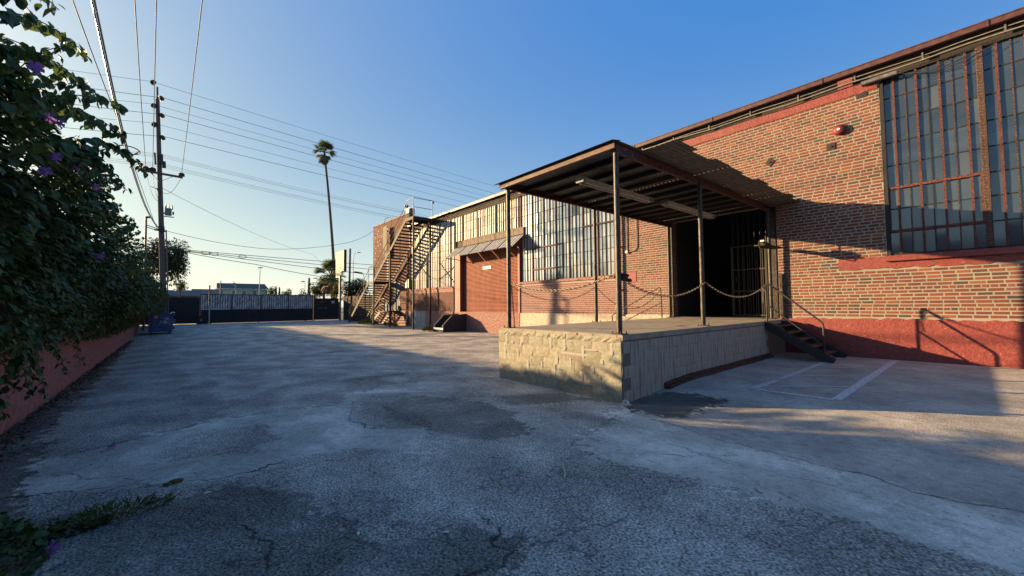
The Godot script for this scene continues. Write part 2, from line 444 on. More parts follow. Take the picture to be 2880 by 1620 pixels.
	crack(ck, n, r, V([5.4, -2.6, 5.55, -1.9, 5.9, -1.3, 5.8, -.8]), .004, .05, rg)
	crack(ck, n, r, V([4.4, -2.4, 4.3, -1.6, 4.45, -.9, 4.4, 0]), .005, .06, rg)
	for k in 26:
		var p := Vector2(rg.randf_range(-1.2, 6), rg.randf_range(r.position.y, -1)); var pts := [p]
		var an := rg.randf() * TAU
		for s in rg.randi_range(2, 5):
			an += rg.randf_range(-.7, .7); p += Vector2(cos(an), sin(an)) * rg.randf_range(.2, .6); pts.append(p)
		crack(ck, n, r, pts, rg.randf_range(.003, .008), .06, rg)
	var ty := PackedByteArray(); ty.resize(q * q)
	for t in [V([-.02, -14.3, .19, -11.4, .25, -8.6, .2, -7.0]), V([.85, -16.2, .62, -11, .47, -8.7, .4, -7.2]), V([.35, -4.5, .7, -3.6, 1.2, -3.0]), V([.05, -4.2, .45, -3.5, .8, -2.7]), V([3.2, -9, 3.9, -6, 4.4, -4.6, 4.6, -3.4])]:
		crack(ty, q, r, t, .10, .04, rg)
	var n1 := noise_bytes(n, .9 / sc, sd + 1, 5)      # metres-wide blotches
	var n2 := noise_bytes(n, 7.0 / sc, sd + 2, 4)
	var n3 := noise_bytes(n, .36, sd + 3, 3)
	var n4 := noise_bytes(n, 9.0 / sc, sd + 4, 1, true)   # alligator cells
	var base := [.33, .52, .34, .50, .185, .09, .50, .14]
	var lut_r := PackedByteArray(); var lut_g := PackedByteArray(); var lut_b := PackedByteArray()
	for i in 1024:
		var l := i / 1023.0 * .9
		var cc := Color(l * 1.0, l * .925, l * .76).linear_to_srgb()
		lut_r.append(int(cc.r * 255)); lut_g.append(int(cc.g * 255)); lut_b.append(int(cc.b * 255))
	var al := PackedByteArray(); al.resize(n * n * 3)
	var he := PackedByteArray(); he.resize(n * n)
	var f := float(q) / n
	var k := 0
	var wq := sc * f
	for j in n:
		var jj := j * f
		for i in n:
			var a := n1[k]; var b := n2[k]; var g := clampi((n3[k] - 128) * 2 + 128, 0, 255)
			var dx := (a - 128) * .0012 * wq + (b - 128) * .0014 * wq
			var mi := clampi(int(i * f + dx), 0, q - 1)
			var mj := clampi(int(jj + dx + (g - 128) * .0004 * wq), 0, q - 1)
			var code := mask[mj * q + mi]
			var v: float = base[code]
			v *= .62 + a * .0030
			v *= .80 + b * .0016
			var h := 120.0
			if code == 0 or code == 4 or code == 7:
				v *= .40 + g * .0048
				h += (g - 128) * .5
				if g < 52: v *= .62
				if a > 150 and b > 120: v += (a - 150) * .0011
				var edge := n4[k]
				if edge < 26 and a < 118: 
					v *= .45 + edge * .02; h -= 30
			elif code == 5:
				v *= .9 + g * .0008; h += (g - 128) * .15
			else:
				v *= .86 + g * .0011
				h += 18 + (g - 128) * .22
				if b < 84: v *= .72 + b * .0033
				if code != 2 and b + (g >> 2) > 178 and a < 150: v *= .7
			if ty[mj * q + mi] > 90: v *= .76 + b * .0006
			if g > 252: v *= 1.35
			var cr := ck[k]
			if cr > 0:
				v *= 1.0 - cr * .0031; h -= cr * .35
			var li := clampi(int(v * 1136.0), 0, 1023)
			al[k * 3] = lut_r[li]; al[k * 3 + 1] = lut_g[li]; al[k * 3 + 2] = lut_b[li]
			he[k] = clampi(int(h), 0, 255)
			k += 1
	var im := Image.create_from_data(n, n, false, Image.FORMAT_RGB8, al)
	var hm := Image.create_from_data(n, n, false, Image.FORMAT_L8, he)
	return [ImageTexture.create_from_image(im), ImageTexture.create_from_image(hm)]

func sheet(r: Rect2, nx: int, nz: int, lift: float) -> ArrayMesh:
	var mb := MB.new()
	for j in nz:
		for i in nx:
			var p := []; var t := []
			for s in [[0, 0], [1, 0], [1, 1], [0, 1]]:
				var uu: float = float(i + s[0]) / nx; var vv: float = float(j + s[1]) / nz
				var x := r.position.x + uu * r.size.x; var z := r.position.y + vv * r.size.y
				p.append(Vector3(x, gy(x, z) + lift, z)); t.append(Vector2(uu, vv))
			for q in [[0, 1, 2], [0, 2, 3]]:
				for e in q:
					var P: Vector3 = p[e]
					var nn := Vector3(-(gy(P.x + .05, P.z) - gy(P.x - .05, P.z)) * 10, 1, -(gy(P.x, P.z + .05) - gy(P.x, P.z - .05)) * 10).normalized()
					mb.v.append(P); mb.n.append(nn); mb.c.append(Color.WHITE); mb.u.append(t[e])
	return mb.mesh(true)

func build_ground() -> void:
	var near := Rect2(-2.0, -16.0, 16.4, 18.5)
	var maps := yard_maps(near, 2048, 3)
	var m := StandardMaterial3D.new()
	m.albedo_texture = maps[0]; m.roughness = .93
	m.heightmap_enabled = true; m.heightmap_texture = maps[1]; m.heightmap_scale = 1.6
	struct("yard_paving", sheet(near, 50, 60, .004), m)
	var far := Rect2(-2.0, -46.5, 16.4, 30.5)
	var maps2 := yard_maps(far, 1024, 5)
	var m2 := StandardMaterial3D.new()
	m2.albedo_texture = maps2[0]; m2.roughness = .95
	m2.heightmap_enabled = true; m2.heightmap_texture = maps2[1]; m2.heightmap_scale = 1.2
	struct("yard_paving", sheet(far, 12, 30, .004), m2)
	var g := MB.new()
	var ring := [-700.0, -46.5, -16.0, 2.5, 300.0]
	for j in range(4):
		for xs in [[-500.0, -2.0], [-2.0, 14.4], [14.4, 500.0]]:
			for s in 8:
				var dn := -.02 - (.3 if xs[0] == -2.0 and (j == 1 or j == 2) else 0.0)
				var z0: float = lerpf(ring[j], ring[j + 1], s / 8.0); var z1: float = lerpf(ring[j], ring[j + 1], (s + 1) / 8.0)
				g.quad(Vector3(xs[0], gy(xs[0], z0) + dn, z0), Vector3(xs[1], gy(xs[1], z0) + dn, z0), Vector3(xs[1], gy(xs[1], z1) + dn, z1), Vector3(xs[0], gy(xs[0], z1) + dn, z1), Vector3.UP)
	mat("earth", lin(.13, .12, .105), .95, TEX.blotch, Vector3.ONE * .2)
	struct("ground", g, M.earth)
	# painted parking bay on the slab: each stroke a sheet above the concrete
	for s in [[12.78, -2.46, 9.05, -2.52, .11], [8.9, -2.52, 7.75, -2.57, .11], [7.72, -2.5, 7.74, -1.45, .10], [7.78, -1.42, 14.0, -1.34, .13], [8.06, -2.50, 9.07, -1.5, .07], [9.55, -2.48, 10.58, -1.46, .07], [11.09, -2.46, 12.28, -1.44, .07]]:
		var mb := MB.new()
		var a := Vector2(s[0], s[1]); var b := Vector2(s[2], s[3]); var o: Vector2 = (b - a).orthogonal().normalized() * (s[4] * .5)
		var k := 14
		for i in k:
			var p := a.lerp(b, float(i) / k); var q := a.lerp(b, float(i + 1) / k)
			var c4 := [p - o, q - o, q + o, p + o]
			var v4 := []
			for e in c4: v4.append(Vector3(e.x, gy(e.x, e.y) + .009 + (.003 if s[4] < .09 else 0.0), e.y))
			mb.quad(v4[0], v4[1], v4[2], v4[3], Vector3.UP)
		struct("painted_line", mb, M.stripe)

# ------------------------------------------------------------------ the brick warehouse
var factory: Node3D
var brick_shapes := []
var brick_rows := []      # every brick of the near walls: [z, y, length, height, colour index, paint]

func brick_shape(sd: int) -> MB:      # a unit brick, 1 long (z) and 1 high (y), face towards -x
	var rg := RandomNumberGenerator.new(); rg.seed = sd
	var mb := MB.new()
	var d := []
	for i in 8: d.append(rg.randf_range(.0, .055))
	var lo := []; var fr := []
	var ring := [Vector2(-.5, -.5 + .06), Vector2(-.5 + .02, -.5), Vector2(.5 - .02, -.5), Vector2(.5, -.5 + .06), Vector2(.5, .5 - .06), Vector2(.5 - .02, .5), Vector2(-.5 + .02, .5), Vector2(-.5, .5 - .06)]
	for i in 8:
		var p: Vector2 = ring[i]
		p -= Vector2(signf(p.x) * d[i] * .5, signf(p.y) * d[(i + 3) % 8] * 1.2)
		lo.append(Vector3(.012, p.y, p.x))
		fr.append(Vector3(-.0015 - rg.randf() * .0015, p.y * .93, p.x * .98))
	var cen := Vector3(-.003, 0, 0)
	for i in 8:
		var j := (i + 1) % 8
		mb.quad(lo[i], lo[j], fr[j], fr[i], Vector3(-.3, lo[i].y + lo[j].y, lo[i].z + lo[j].z))
		mb.tri(fr[i], fr[j], cen, Vector3(-1, 0, 0))
	return mb

func inside(z: float, y: float, holes: Array) -> bool:
	for h in holes:
		if z > h[0] and z < h[1] and y > h[2] and y < h[3]: return true
	return false

# bricks of a rectangle of wall, five stretcher courses to a header course; returns [z, y, len, high, colour, paint]
func lay(z0: float, z1: float, y0: float, y1: float, ch: float, ln: float, holes: Array, rg: RandomNumberGenerator, paint: Callable, first := 0) -> Array:
	var out := []
	var rows := int((y1 - y0) / ch)
	for r in rows:
		var y := y0 + (r + .5) * ch
		var hdr := (r + first) % 6 == 2
		var l := ln * .5 if hdr else ln
		var z := z0 - rg.randf() * .05 - (l * .5 if r % 2 else 0.0)
		while z < z1:
			var ll := l * rg.randf_range(.94, 1.06)
			var a := maxf(z, z0); var b := minf(z + ll, z1)
			for h in holes:
				if y > h[2] - ch * .4 and y < h[3] + ch * .4:
					if a < h[1] and b > h[1]: a = h[1]
					elif a < h[0] and b > h[0]: b = h[0]
					elif a >= h[0] and b <= h[1]: b = a
			if b - a > .05:
				var pt: int = paint.call((a + b) * .5, y)
				if pt >= 0:
					var q := rg.randf()
					var ci := 0 if q < .27 else 1 if q < .48 else 2 if q < .68 else 3 if q < .76 else 4 if q < .86 else 5 if q < .91 else 6 if q < .96 else 7
					out.append([(a + b) * .5, y, b - a - .022 - rg.randf() * .006, ch - .021 - rg.randf() * .007, ci, pt])
			z += ll
	return out

func brick_col(b: Array, rg: RandomNumberGenerator) -> Color:
	var bc := [[.25, .070, .040], [.29, .088, .045], [.21, .060, .040], [.33, .115, .046], [.17, .056, .043], [.11, .064, .046], [.27, .076, .048], [.09, .068, .053]]
	var c := Color(bc[b[4]][0], bc[b[4]][1], bc[b[4]][2])
	if b[5] == 1: c = c.lerp(Color(.32, .125, .11), rg.randf_range(.5, .95))           # pinkish paint
	elif b[5] == 2: c = c.lerp(Color(.10, .06, .055), rg.randf_range(.3, .8))           # shadow put into the tint; no wall uses it
	elif b[5] == 3: c = c.lerp(Color(.16, .062, .045), .7) * rg.randf_range(.7, 1.2)
	return c * rg.randf_range(.86, 1.14)

func wall_body(mb: MB, z0: float, z1: float, y0: float, y1: float, x := W + .004, depth := .42) -> void:
	mb.box(Vector3(x, y0, z0), Vector3(x + depth, y1, z1))

func build_factory() -> void:
	factory = thing("brick_warehouse", "long red brick warehouse with steel sash windows and brown gutter along the yard", "building", Vector3(W, 0, -10))
	var F := factory
	var rg := RandomNumberGenerator.new(); rg.seed = 41
	for i in 5: brick_shapes.append(brick_shape(100 + i).mesh())
	# --- right-hand bay round the dock door and the big window
	var near_holes := [[-7.36, -3.9, 0.0, 4.72], [-1.42, 2.62, 2.56, 7.62]]
	var w1 := MB.new()
	wall_body(w1, -9.84, -7.36, 0.0, 7.62)
	wall_body(w1, -7.36, -3.9, 4.72, 7.62)
	wall_body(w1, -3.9, -1.42, 0.0, 7.62)
	wall_body(w1, -1.42, 2.62, 0.0, 2.66)
	wall_body(w1, 2.62, 12.0, 0.0, 7.62)
	var wall1 := obj("brick_wall", w1, M.mortar, F)
	var paint1 := func(z: float, y: float) -> int:
		if y > 7.36: return -1
		if z > -2.45 and z < -1.40 and y > 2.47 and y < 2.86: return -1
		if z > -1.45 and z < 2.8 and y > 2.50 and y < 2.9: return -1
		if z < -7.3 and y < 2.62 + .12 * sin(z * 9.0): return 1
		if z > .55 and y < 2.5 and y > 1.6: return 1 if sin(z * 31.0 + y * 17.0) > .2 else 0
		if y < 1.55 and z > -4.0 and z < -3.0: return 1
		return 0
	var bricks := lay(-9.84, 12.0, 1.21, 7.40, .0893, .254, near_holes, rg, paint1)
	var vis := []; var rest := []
	bricks.sort_custom(func(a, b): return Vector3(W, a[1] - 1.6, a[0]).length() - (0.6 if a[2] > .16 else 0.0) < Vector3(W, b[1] - 1.6, b[0]).length() - (0.6 if b[2] > .16 else 0.0))
	for b in bricks:
		if b[0] < 0.95 and b[2] > .15 and vis.size() < 300 and b[5] == 0: vis.append(b)
		else: rest.append(b)
	for b in vis:
		var o := obj("brick", brick_shapes[rg.randi() % 5], M["brick%d" % b[4]], wall1)
		o.transform = Transform3D(Basis.from_scale(Vector3(rg.randf_range(.7, 1.3), b[3], b[2])), Vector3(W, b[1], b[0]))
	var bw := MB.new()
	add_bricks(bw, rest, rg)
	stuff(obj("brickwork", bw, M.brick_mix, wall1))
	# reveals of the dock door: brick ends
	var rv := MB.new()
	rv.box(Vector3(W + .02, 1.1, -7.44), Vector3(W + .5, 4.72, -7.362))
	rv.box(Vector3(W + .02, 1.1, -3.898), Vector3(W + .5, 4.72, -3.83))
	obj("door_reveal", rv, M.mortar_dark, F)
	var rvb := MB.new()
	for r in 40:
		for q in 3:
			var y := 1.18 + r * .0893
			if y > 4.7: continue
			rvb.col = brick_col([0, y, .2, .06, rg.randi() % 8, 3], rg)
			rvb.box(Vector3(W + .03 + q * .16 + (.05 if r % 2 else 0.0), y - .031, -7.37), Vector3(W + .17 + q * .16 + (.05 if r % 2 else 0.0), y + .031, -7.352))
	stuff(obj("reveal_brickwork", rvb, M.brick_mix, F))
	# --- middle bay: low brick wall under the sash window
	var w2 := MB.new()
	wall_body(w2, -15.9, -9.84, 0.0, 2.80)
	wall_body(w2, -15.9, -9.84, 7.60, 7.62)
	var wall2 := obj("window_wall", w2, M.mortar_pink, F)
	var bm := lay(-15.8, -9.84, 1.21, 2.70, .0893, .254, [], rg, func(_z, _y): return 1)
	var bmm := MB.new(); add_bricks(bmm, bm, rg)
	stuff(obj("brickwork", bmm, M.brick_mix, wall2))
	var cb := MB.new()
	irregular_band(cb, -15.9, -7.44, 0.0, 1.19, .03, .03, rg)
	obj("concrete_base", cb, M.cream_base, F)
	# --- far bay: brick under the cream glazing
	var w3 := MB.new()
	wall_body(w3, -30.8, -22.3, 0.0, 2.86)
	wall_body(w3, -30.8, -28.9, 2.86, 7.62)
	var wall3 := obj("window_wall", w3, M.mortar_dark, F)
	var bf := lay(-30.8, -22.4, 1.27, 2.55, .0893, .254, [], rg, func(_z, _y): return 3)
	bf.append_array(lay(-30.8, -28.95, 2.55, 7.4, .0893, .254, [], rg, func(_z, _y): return 3))
	var bff := MB.new(); add_bricks(bff, bf, rg)
	stuff(obj("brickwork", bff, M.brick_mix, wall3))
	# --- tower at the far end, taller than the rest
	var w4 := MB.new()
	w4.box(Vector3(W - .02, 0, -36.6), Vector3(W + 8.0, 9.02, -32.2))
	w4.box(Vector3(W - .02, 3.72, -32.2), Vector3(W + .4, 9.02, -30.8))
	w4.box(Vector3(W - .02, 7.62, -30.8), Vector3(W + .4, 9.02, -29.1))
	w4.box(Vector3(W + .1, 0, -32.2), Vector3(W + .4, 3.72, -30.8))
	var wall4 := obj("tower_wall", w4, M.mortar_dark, F)
	var bt := lay(-36.55, -32.25, 0.3, 8.98, .0893, .254, [], rg, func(_z, _y): return 3)
	bt.append_array(lay(-32.25, -29.12, 7.62, 8.98, .0893, .254, [], rg, func(_z, _y): return 3))
	bt.append_array(lay(-32.25, -30.8, 3.75, 7.62, .0893, .254, [], rg, func(_z, _y): return 3))
	var btt := MB.new(); btt.col = Color.WHITE
	for b in bt: b.append(-.024)
	add_bricks(btt, bt, rg)
	stuff(obj("brickwork", btt, M.brick_mix, wall4))
	var sp := MB.new()
	for i in 46:
		var p := Vector3(W - .034, rg.randf_range(5.2, 8.8), rg.randf_range(-36.4, -32.6))
		sp.ball(p, Vector3(.012, rg.randf_range(.03, .07), rg.randf_range(.03, .08)), 6, 4)
	stuff(obj("plaster_spots", sp, M.white_plain, wall4))
	var cop := MB.new()
	cop.cham(Vector3(W + .14, 9.08, -36.66), Vector3(W + .14, 9.08, -29.1), .42, .12, .02)
	obj("coping", cop, M.red_worn, F)
	var bd := MB.new()
	bd.cham(Vector3(W - .03, 8.02, -36.66), Vector3(W - .03, 8.02, -32.6), .12, .10, .02)
	bd.cham(Vector3(W - .02, 7.90, -36.64), Vector3(W - .02, 7.90, -32.6), .08, .10, .02)
	obj("string_course", bd, M.red_worn, F)
	# --- plinth
	var pl := MB.new()
	irregular_band(pl, -3.9, 12.0, 0.0, 1.17, .05, .03, rg)
	obj("plinth", pl, M.red_paint, F)
	var pl2 := MB.new()
	irregular_band(pl2, -22.3, -15.9, -.05, 1.22, .05, .015, rg)
	irregular_band(pl2, -36.6, -22.3, -.05, 1.24, .04, .015, rg)
	obj("plinth", pl2, M.red_worn, F)
	var wp := MB.new(); wp.box(Vector3(W - .052, .02, -28.75), Vector3(W - .03, 1.24, -26.35))
	obj("white_patch", wp, M.white_patch, F)
	# --- red painted bands
	var rb := MB.new()
	irregular_band(rb, -9.84, -1.45, 7.34, 7.62, .022, .012, rg)
	irregular_band(rb, -2.42, -1.42, 2.50, 2.83, .016, .02, rg)
	irregular_band(rb, -1.42, 2.9, 2.50, 2.66, .016, .03, rg)
	irregular_band(rb, -9.27, -8.83, 2.52, 2.93, .012, .01, rg)
	obj("painted_band", rb, M.red_paint, F)
	var si := MB.new()
	si.cham(Vector3(W + .02, 2.745, -1.44), Vector3(W + .02, 2.745, 2.66), .24, .15, .012)
	obj("window_sill", si, M.red_paint, F)
	var si2 := MB.new()
	si2.cham(Vector3(W + .04, 2.79, -15.9), Vector3(W + .04, 2.79, -9.86), .2, .12, .012)
	obj("window_sill", si2, M.red_worn, F)
	var si3 := MB.new()
	si3.cham(Vector3(W + .04, 2.86, -28.9), Vector3(W + .04, 2.86, -22.3), .2, .10, .012)
	si3.box(Vector3(W - .02, 2.55, -28.9), Vector3(W + .02, 2.80, -22.4))
	obj("window_sill", si3, M.red_worn, F)
	# --- windows
	right_window(rg)
	middle_window(rg)
	cream_window(rg)
	shutter_bay(rg)
	eaves(rg)
	wall_fittings(rg)
	dock_door(rg)
	interior()

func add_bricks(mb: MB, list: Array, rg: RandomNumberGenerator) -> void:
	for b in list:
		mb.col = brick_col(b, rg)
		var x: float = W + (b[6] if b.size() > 6 else 0.0)
		var hz: float = b[2] * .5; var hy: float = b[3] * .5
		var f := x - .0012 - rg.randf() * .002
		var P := Vector3(0, b[1], b[0])
		var o := [Vector3(x + .01, -hy, -hz), Vector3(x + .01, -hy, hz), Vector3(x + .01, hy, hz), Vector3(x + .01, hy, -hz)]
		var q := []
		for e in o: q.append(Vector3(f, e.y * rg.randf_range(.82, .95), e.z * rg.randf_range(.95, .985)))
		for i in 4:
			var j := (i + 1) % 4
			mb.quad(P + o[i], P + o[j], P + q[j], P + q[i], Vector3(-.3, o[i].y + o[j].y, o[i].z + o[j].z))
		mb.quad(P + q[0], P + q[1], P + q[2], P + q[3], Vector3(-1, 0, 0))

# a rendered or painted band on the wall with an uneven upper edge and a slightly wavy face
func irregular_band(mb: MB, z0: float, z1: float, y0: float, y1: float, proud: float, edge: float, rg: RandomNumberGenerator) -> void:
	var k := maxi(2, int((z1 - z0) / .12))
	var prev := []
	for i in k + 1:
		var z := lerpf(z0, z1, float(i) / k)
		var e := y1 + rg.randf_range(-edge, edge)
		var eb := y0 + (rg.randf_range(-edge, edge) if y0 > .3 else 0.0)
		var x := W - proud - rg.randf() * .004
		var cur := [Vector3(W + .01, eb, z), Vector3(x, eb + .004, z), Vector3(x, e - .012, z), Vector3(x + .01, e, z), Vector3(W + .01, e, z)]
		if i > 0:
			for q in 4:
				var nn := Vector3(-1, 0, 0) if q == 1 else Vector3(-1, 1, 0) if q == 2 else Vector3(0, 1, 0) if q == 3 else Vector3(0, -1, 0)
				mb.quad(prev[q], cur[q], cur[q + 1], prev[q + 1], nn)
		if i == 0 or i == k:
			var s := Vector3(0, 0, -1.0 if i == 0 else 1.0)
			mb.quad(cur[0], cur[1], cur[2], cur[3], s); mb.tri(cur[0], cur[3], cur[4], s)
		prev = cur

var pane_mesh: ArrayMesh
func pane(parent: Node3D, z0: float, z1: float, y0: float, y1: float, x: float, m: Material, tilt: float, rg: RandomNumberGenerator) -> void:
	if pane_mesh == null:
		var b := MB.new(); b.box(Vector3(-.002, -.5, -.5), Vector3(.002, .5, .5)); pane_mesh = b.mesh()
	var o := obj("pane", pane_mesh, m, parent)
	var t := deg_to_rad(tilt)
	o.transform = Transform3D(Basis.from_euler(Vector3(0, rg.randf_range(-t, t), rg.randf_range(-t, t))) * Basis.from_scale(Vector3(1, y1 - y0, z1 - z0)), Vector3(x, (y0 + y1) * .5, (z0 + z1) * .5))

func glass(key: String, c: Color, rough: float, metal := 0.0, alpha := 1.0) -> StandardMaterial3D:
	var m := mat(key, c, rough, null, Vector3.ONE, null, 0, metal)
	m.metallic_specular = 0.75
	if alpha < 1.0:
		m.transparency = BaseMaterial3D.TRANSPARENCY_ALPHA
		m.albedo_color.a = alpha
	return m

func right_window(rg: RandomNumberGenerator) -> void:
	var fr := MB.new()
	var X := W + .10
	fr.box(Vector3(X - .09, 2.82, -1.42), Vector3(X + .05, 7.60, -1.34))
	fr.box(Vector3(X - .06, 2.82, -1.34), Vector3(X + .05, 2.87, 2.62))
	fr.box(Vector3(X - .06, 7.56, -1.34), Vector3(X + .05, 7.62, 2.62))
	fr.box(Vector3(X - .06, 2.82, 2.55), Vector3(X + .05, 7.62, 2.62))
	var win := obj("window", fr, M.muntin_dark, factory)
	var zs := [-1.34]; var kinds := []
	var heavy := {-1.152: 1, -.734: 1, -.334: 1, .095: 1}
	var cols := [-1.152, -.936, -.734, -.534, -.334, -.123, .095, .262, .372, .565, .777, .98, 1.19, 1.395, 1.60, 1.81, 2.01, 2.22, 2.40]
	var ys := [2.87, 3.456, 4.046, 4.593, 5.20, 5.815, 6.421, 7.013, 7.56]
	glass("pane_a", lin(.075, .105, .135), .08, .5, .74)
	glass("pane_b", lin(.085, .115, .145), .12, .45, .78)
	glass("pane_c", lin(.065, .095, .125), .06, .55, .70)
	glass("pane_d", lin(.10, .125, .15), .2, .35, .84)
	var pk := [M.pane_a, M.pane_a, M.pane_b, M.pane_c, M.pane_c, M.pane_d]
	var za := -1.34
	for i in cols.size():
		var zb: float = cols[i]
		if not (is_equal_approx(zb, .372)):
			for r in 8: pane(win, za, zb, ys[r], ys[r + 1], X, pk[rg.randi() % 6], .7, rg)
		za = zb
	for i in cols.size():
		var z: float = cols[i]
		var b := MB.new()
		if is_equal_approx(z, .262):
			b.cham(Vector3(X - .03, 2.87, .317), Vector3(X - .03, 7.58, .317), .115, .13, .01, Vector3(1, 0, 0))
			obj("mullion", b, M.muntin_rust, win); continue
		if is_equal_approx(z, .372): continue
		var hv := i % 2 == 0 if i < 8 else i % 2 == 1
		if hv:
			b.box(Vector3(X - .055, 2.87, z - .021), Vector3(X + .01, 7.56, z + .021))
			obj("glazing_bar", b, M.muntin_red, win)
		else:
			b.box(Vector3(X - .025, 2.87, z - .011), Vector3(X + .01, 7.56, z + .011))
			obj("glazing_bar", b, M.muntin_rust if rg.randf() < .6 else M.muntin_dark, win)
	for r in range(1, 8):
		var b := MB.new()
		b.box(Vector3(X - .018, ys[r] - .013, -1.34), Vector3(X + .008, ys[r] + .013, .26))
		b.box(Vector3(X - .018, ys[r] - .013, .375), Vector3(X + .008, ys[r] + .013, 2.55))
		obj("glazing_bar", b, M.muntin_dark, win)
	var sash := MB.new()
	for y in [3.456, 4.593]: sash.box(Vector3(X - .064, y - .033, -1.36), Vector3(X + .01, y + .033, .258))
	sash.box(Vector3(X - .066, 3.456, .225), Vector3(X + .01, 4.593, .256))
	sash.box(Vector3(X - .066, 3.456, -1.36), Vector3(X + .01, 4.593, -1.315))
	obj("sash_frame", sash, M.muntin_red, win)

func middle_window(rg: RandomNumberGenerator) -> void:
	var X := W + .10
	var fr := MB.new()
	fr.box(Vector3(X - .06, 2.84, -15.86), Vector3(X + .05, 7.62, -15.80))
	fr.box(Vector3(X - .06, 2.84, -9.90), Vector3(X + .05, 7.62, -9.845))
	fr.box(Vector3(X - .06, 2.84, -15.80), Vector3(X + .05, 2.88, -9.90))
	fr.box(Vector3(X - .06, 7.56, -15.80), Vector3(X + .05, 7.62, -9.90))
	var win := obj("window", fr, M.muntin_red, factory)
	glass("pane_e", lin(.34, .38, .42), .06, .55)
	glass("pane_f", lin(.42, .45, .47), .13, .50)
	glass("pane_g", lin(.26, .30, .34), .05, .60)
	glass("pane_h", lin(.05, .055, .06), .1, .2)
	var pk := [M.pane_e, M.pane_e, M.pane_f, M.pane_g, M.pane_e, M.pane_f]
	var ys := [2.88, 3.456, 4.046, 4.593, 5.20, 5.815, 6.421, 7.013, 7.56]
	var n := 28
	var dz := 5.9 / n
	var loose := MB.new()
	for i in n:
		var za := -15.80 + i * dz
		for r in 8:
			if i >= 5:
				var m: Material = pk[rg.randi() % 6]
				if (i == 18 and r == 5) or (i == 17 and r == 5): m = M.pane_h
				pane(win, za, za + dz, ys[r], ys[r + 1], X, m, .8, rg)
			else:
				loose.box(Vector3(X - .002, ys[r], za), Vector3(X + .002, ys[r + 1], za + dz))
	stuff(obj("panes", loose, M.pane_f, win))
	for i in range(1, n):
		var z := -15.80 + i * dz
		var b := MB.new()
		var hv := i % 4 == 0
		if hv: b.box(Vector3(X - .06, 2.88, z - .024), Vector3(X + .01, 7.56, z + .024))
		else: b.box(Vector3(X - (.05 if i % 2 == 0 else .028), 2.88, z - .012), Vector3(X + .008, 7.56, z + .012))
		obj("glazing_bar", b, M.muntin_red if hv else (M.muntin_rust if i % 2 == 0 else M.muntin_dark), win)
	for r in range(1, 8):
		var b := MB.new(); b.box(Vector3(X - .018, ys[r] - .010, -15.80), Vector3(X + .006, ys[r] + .010, -9.9))
		obj("glazing_bar", b, M.muntin_rust if r % 2 else M.muntin_dark, win)
	var sash := MB.new()
	for y in [3.456, 4.593]: sash.box(Vector3(X - .064, y - .03, -14.95), Vector3(X + .01, y + .03, -12.85))
	sash.box(Vector3(X - .066, 3.456, -14.97), Vector3(X + .01, 4.593, -14.93)); sash.box(Vector3(X - .066, 3.456, -12.87), Vector3(X + .01, 4.593, -12.83))
	obj("sash_frame", sash, M.muntin_red, win)
	var sash2 := MB.new()
	sash2.box(Vector3(X - .064, 5.17, -11.6), Vector3(X + .01, 5.23, -9.9))
	obj("sash_frame", sash2, M.muntin_rust, win)

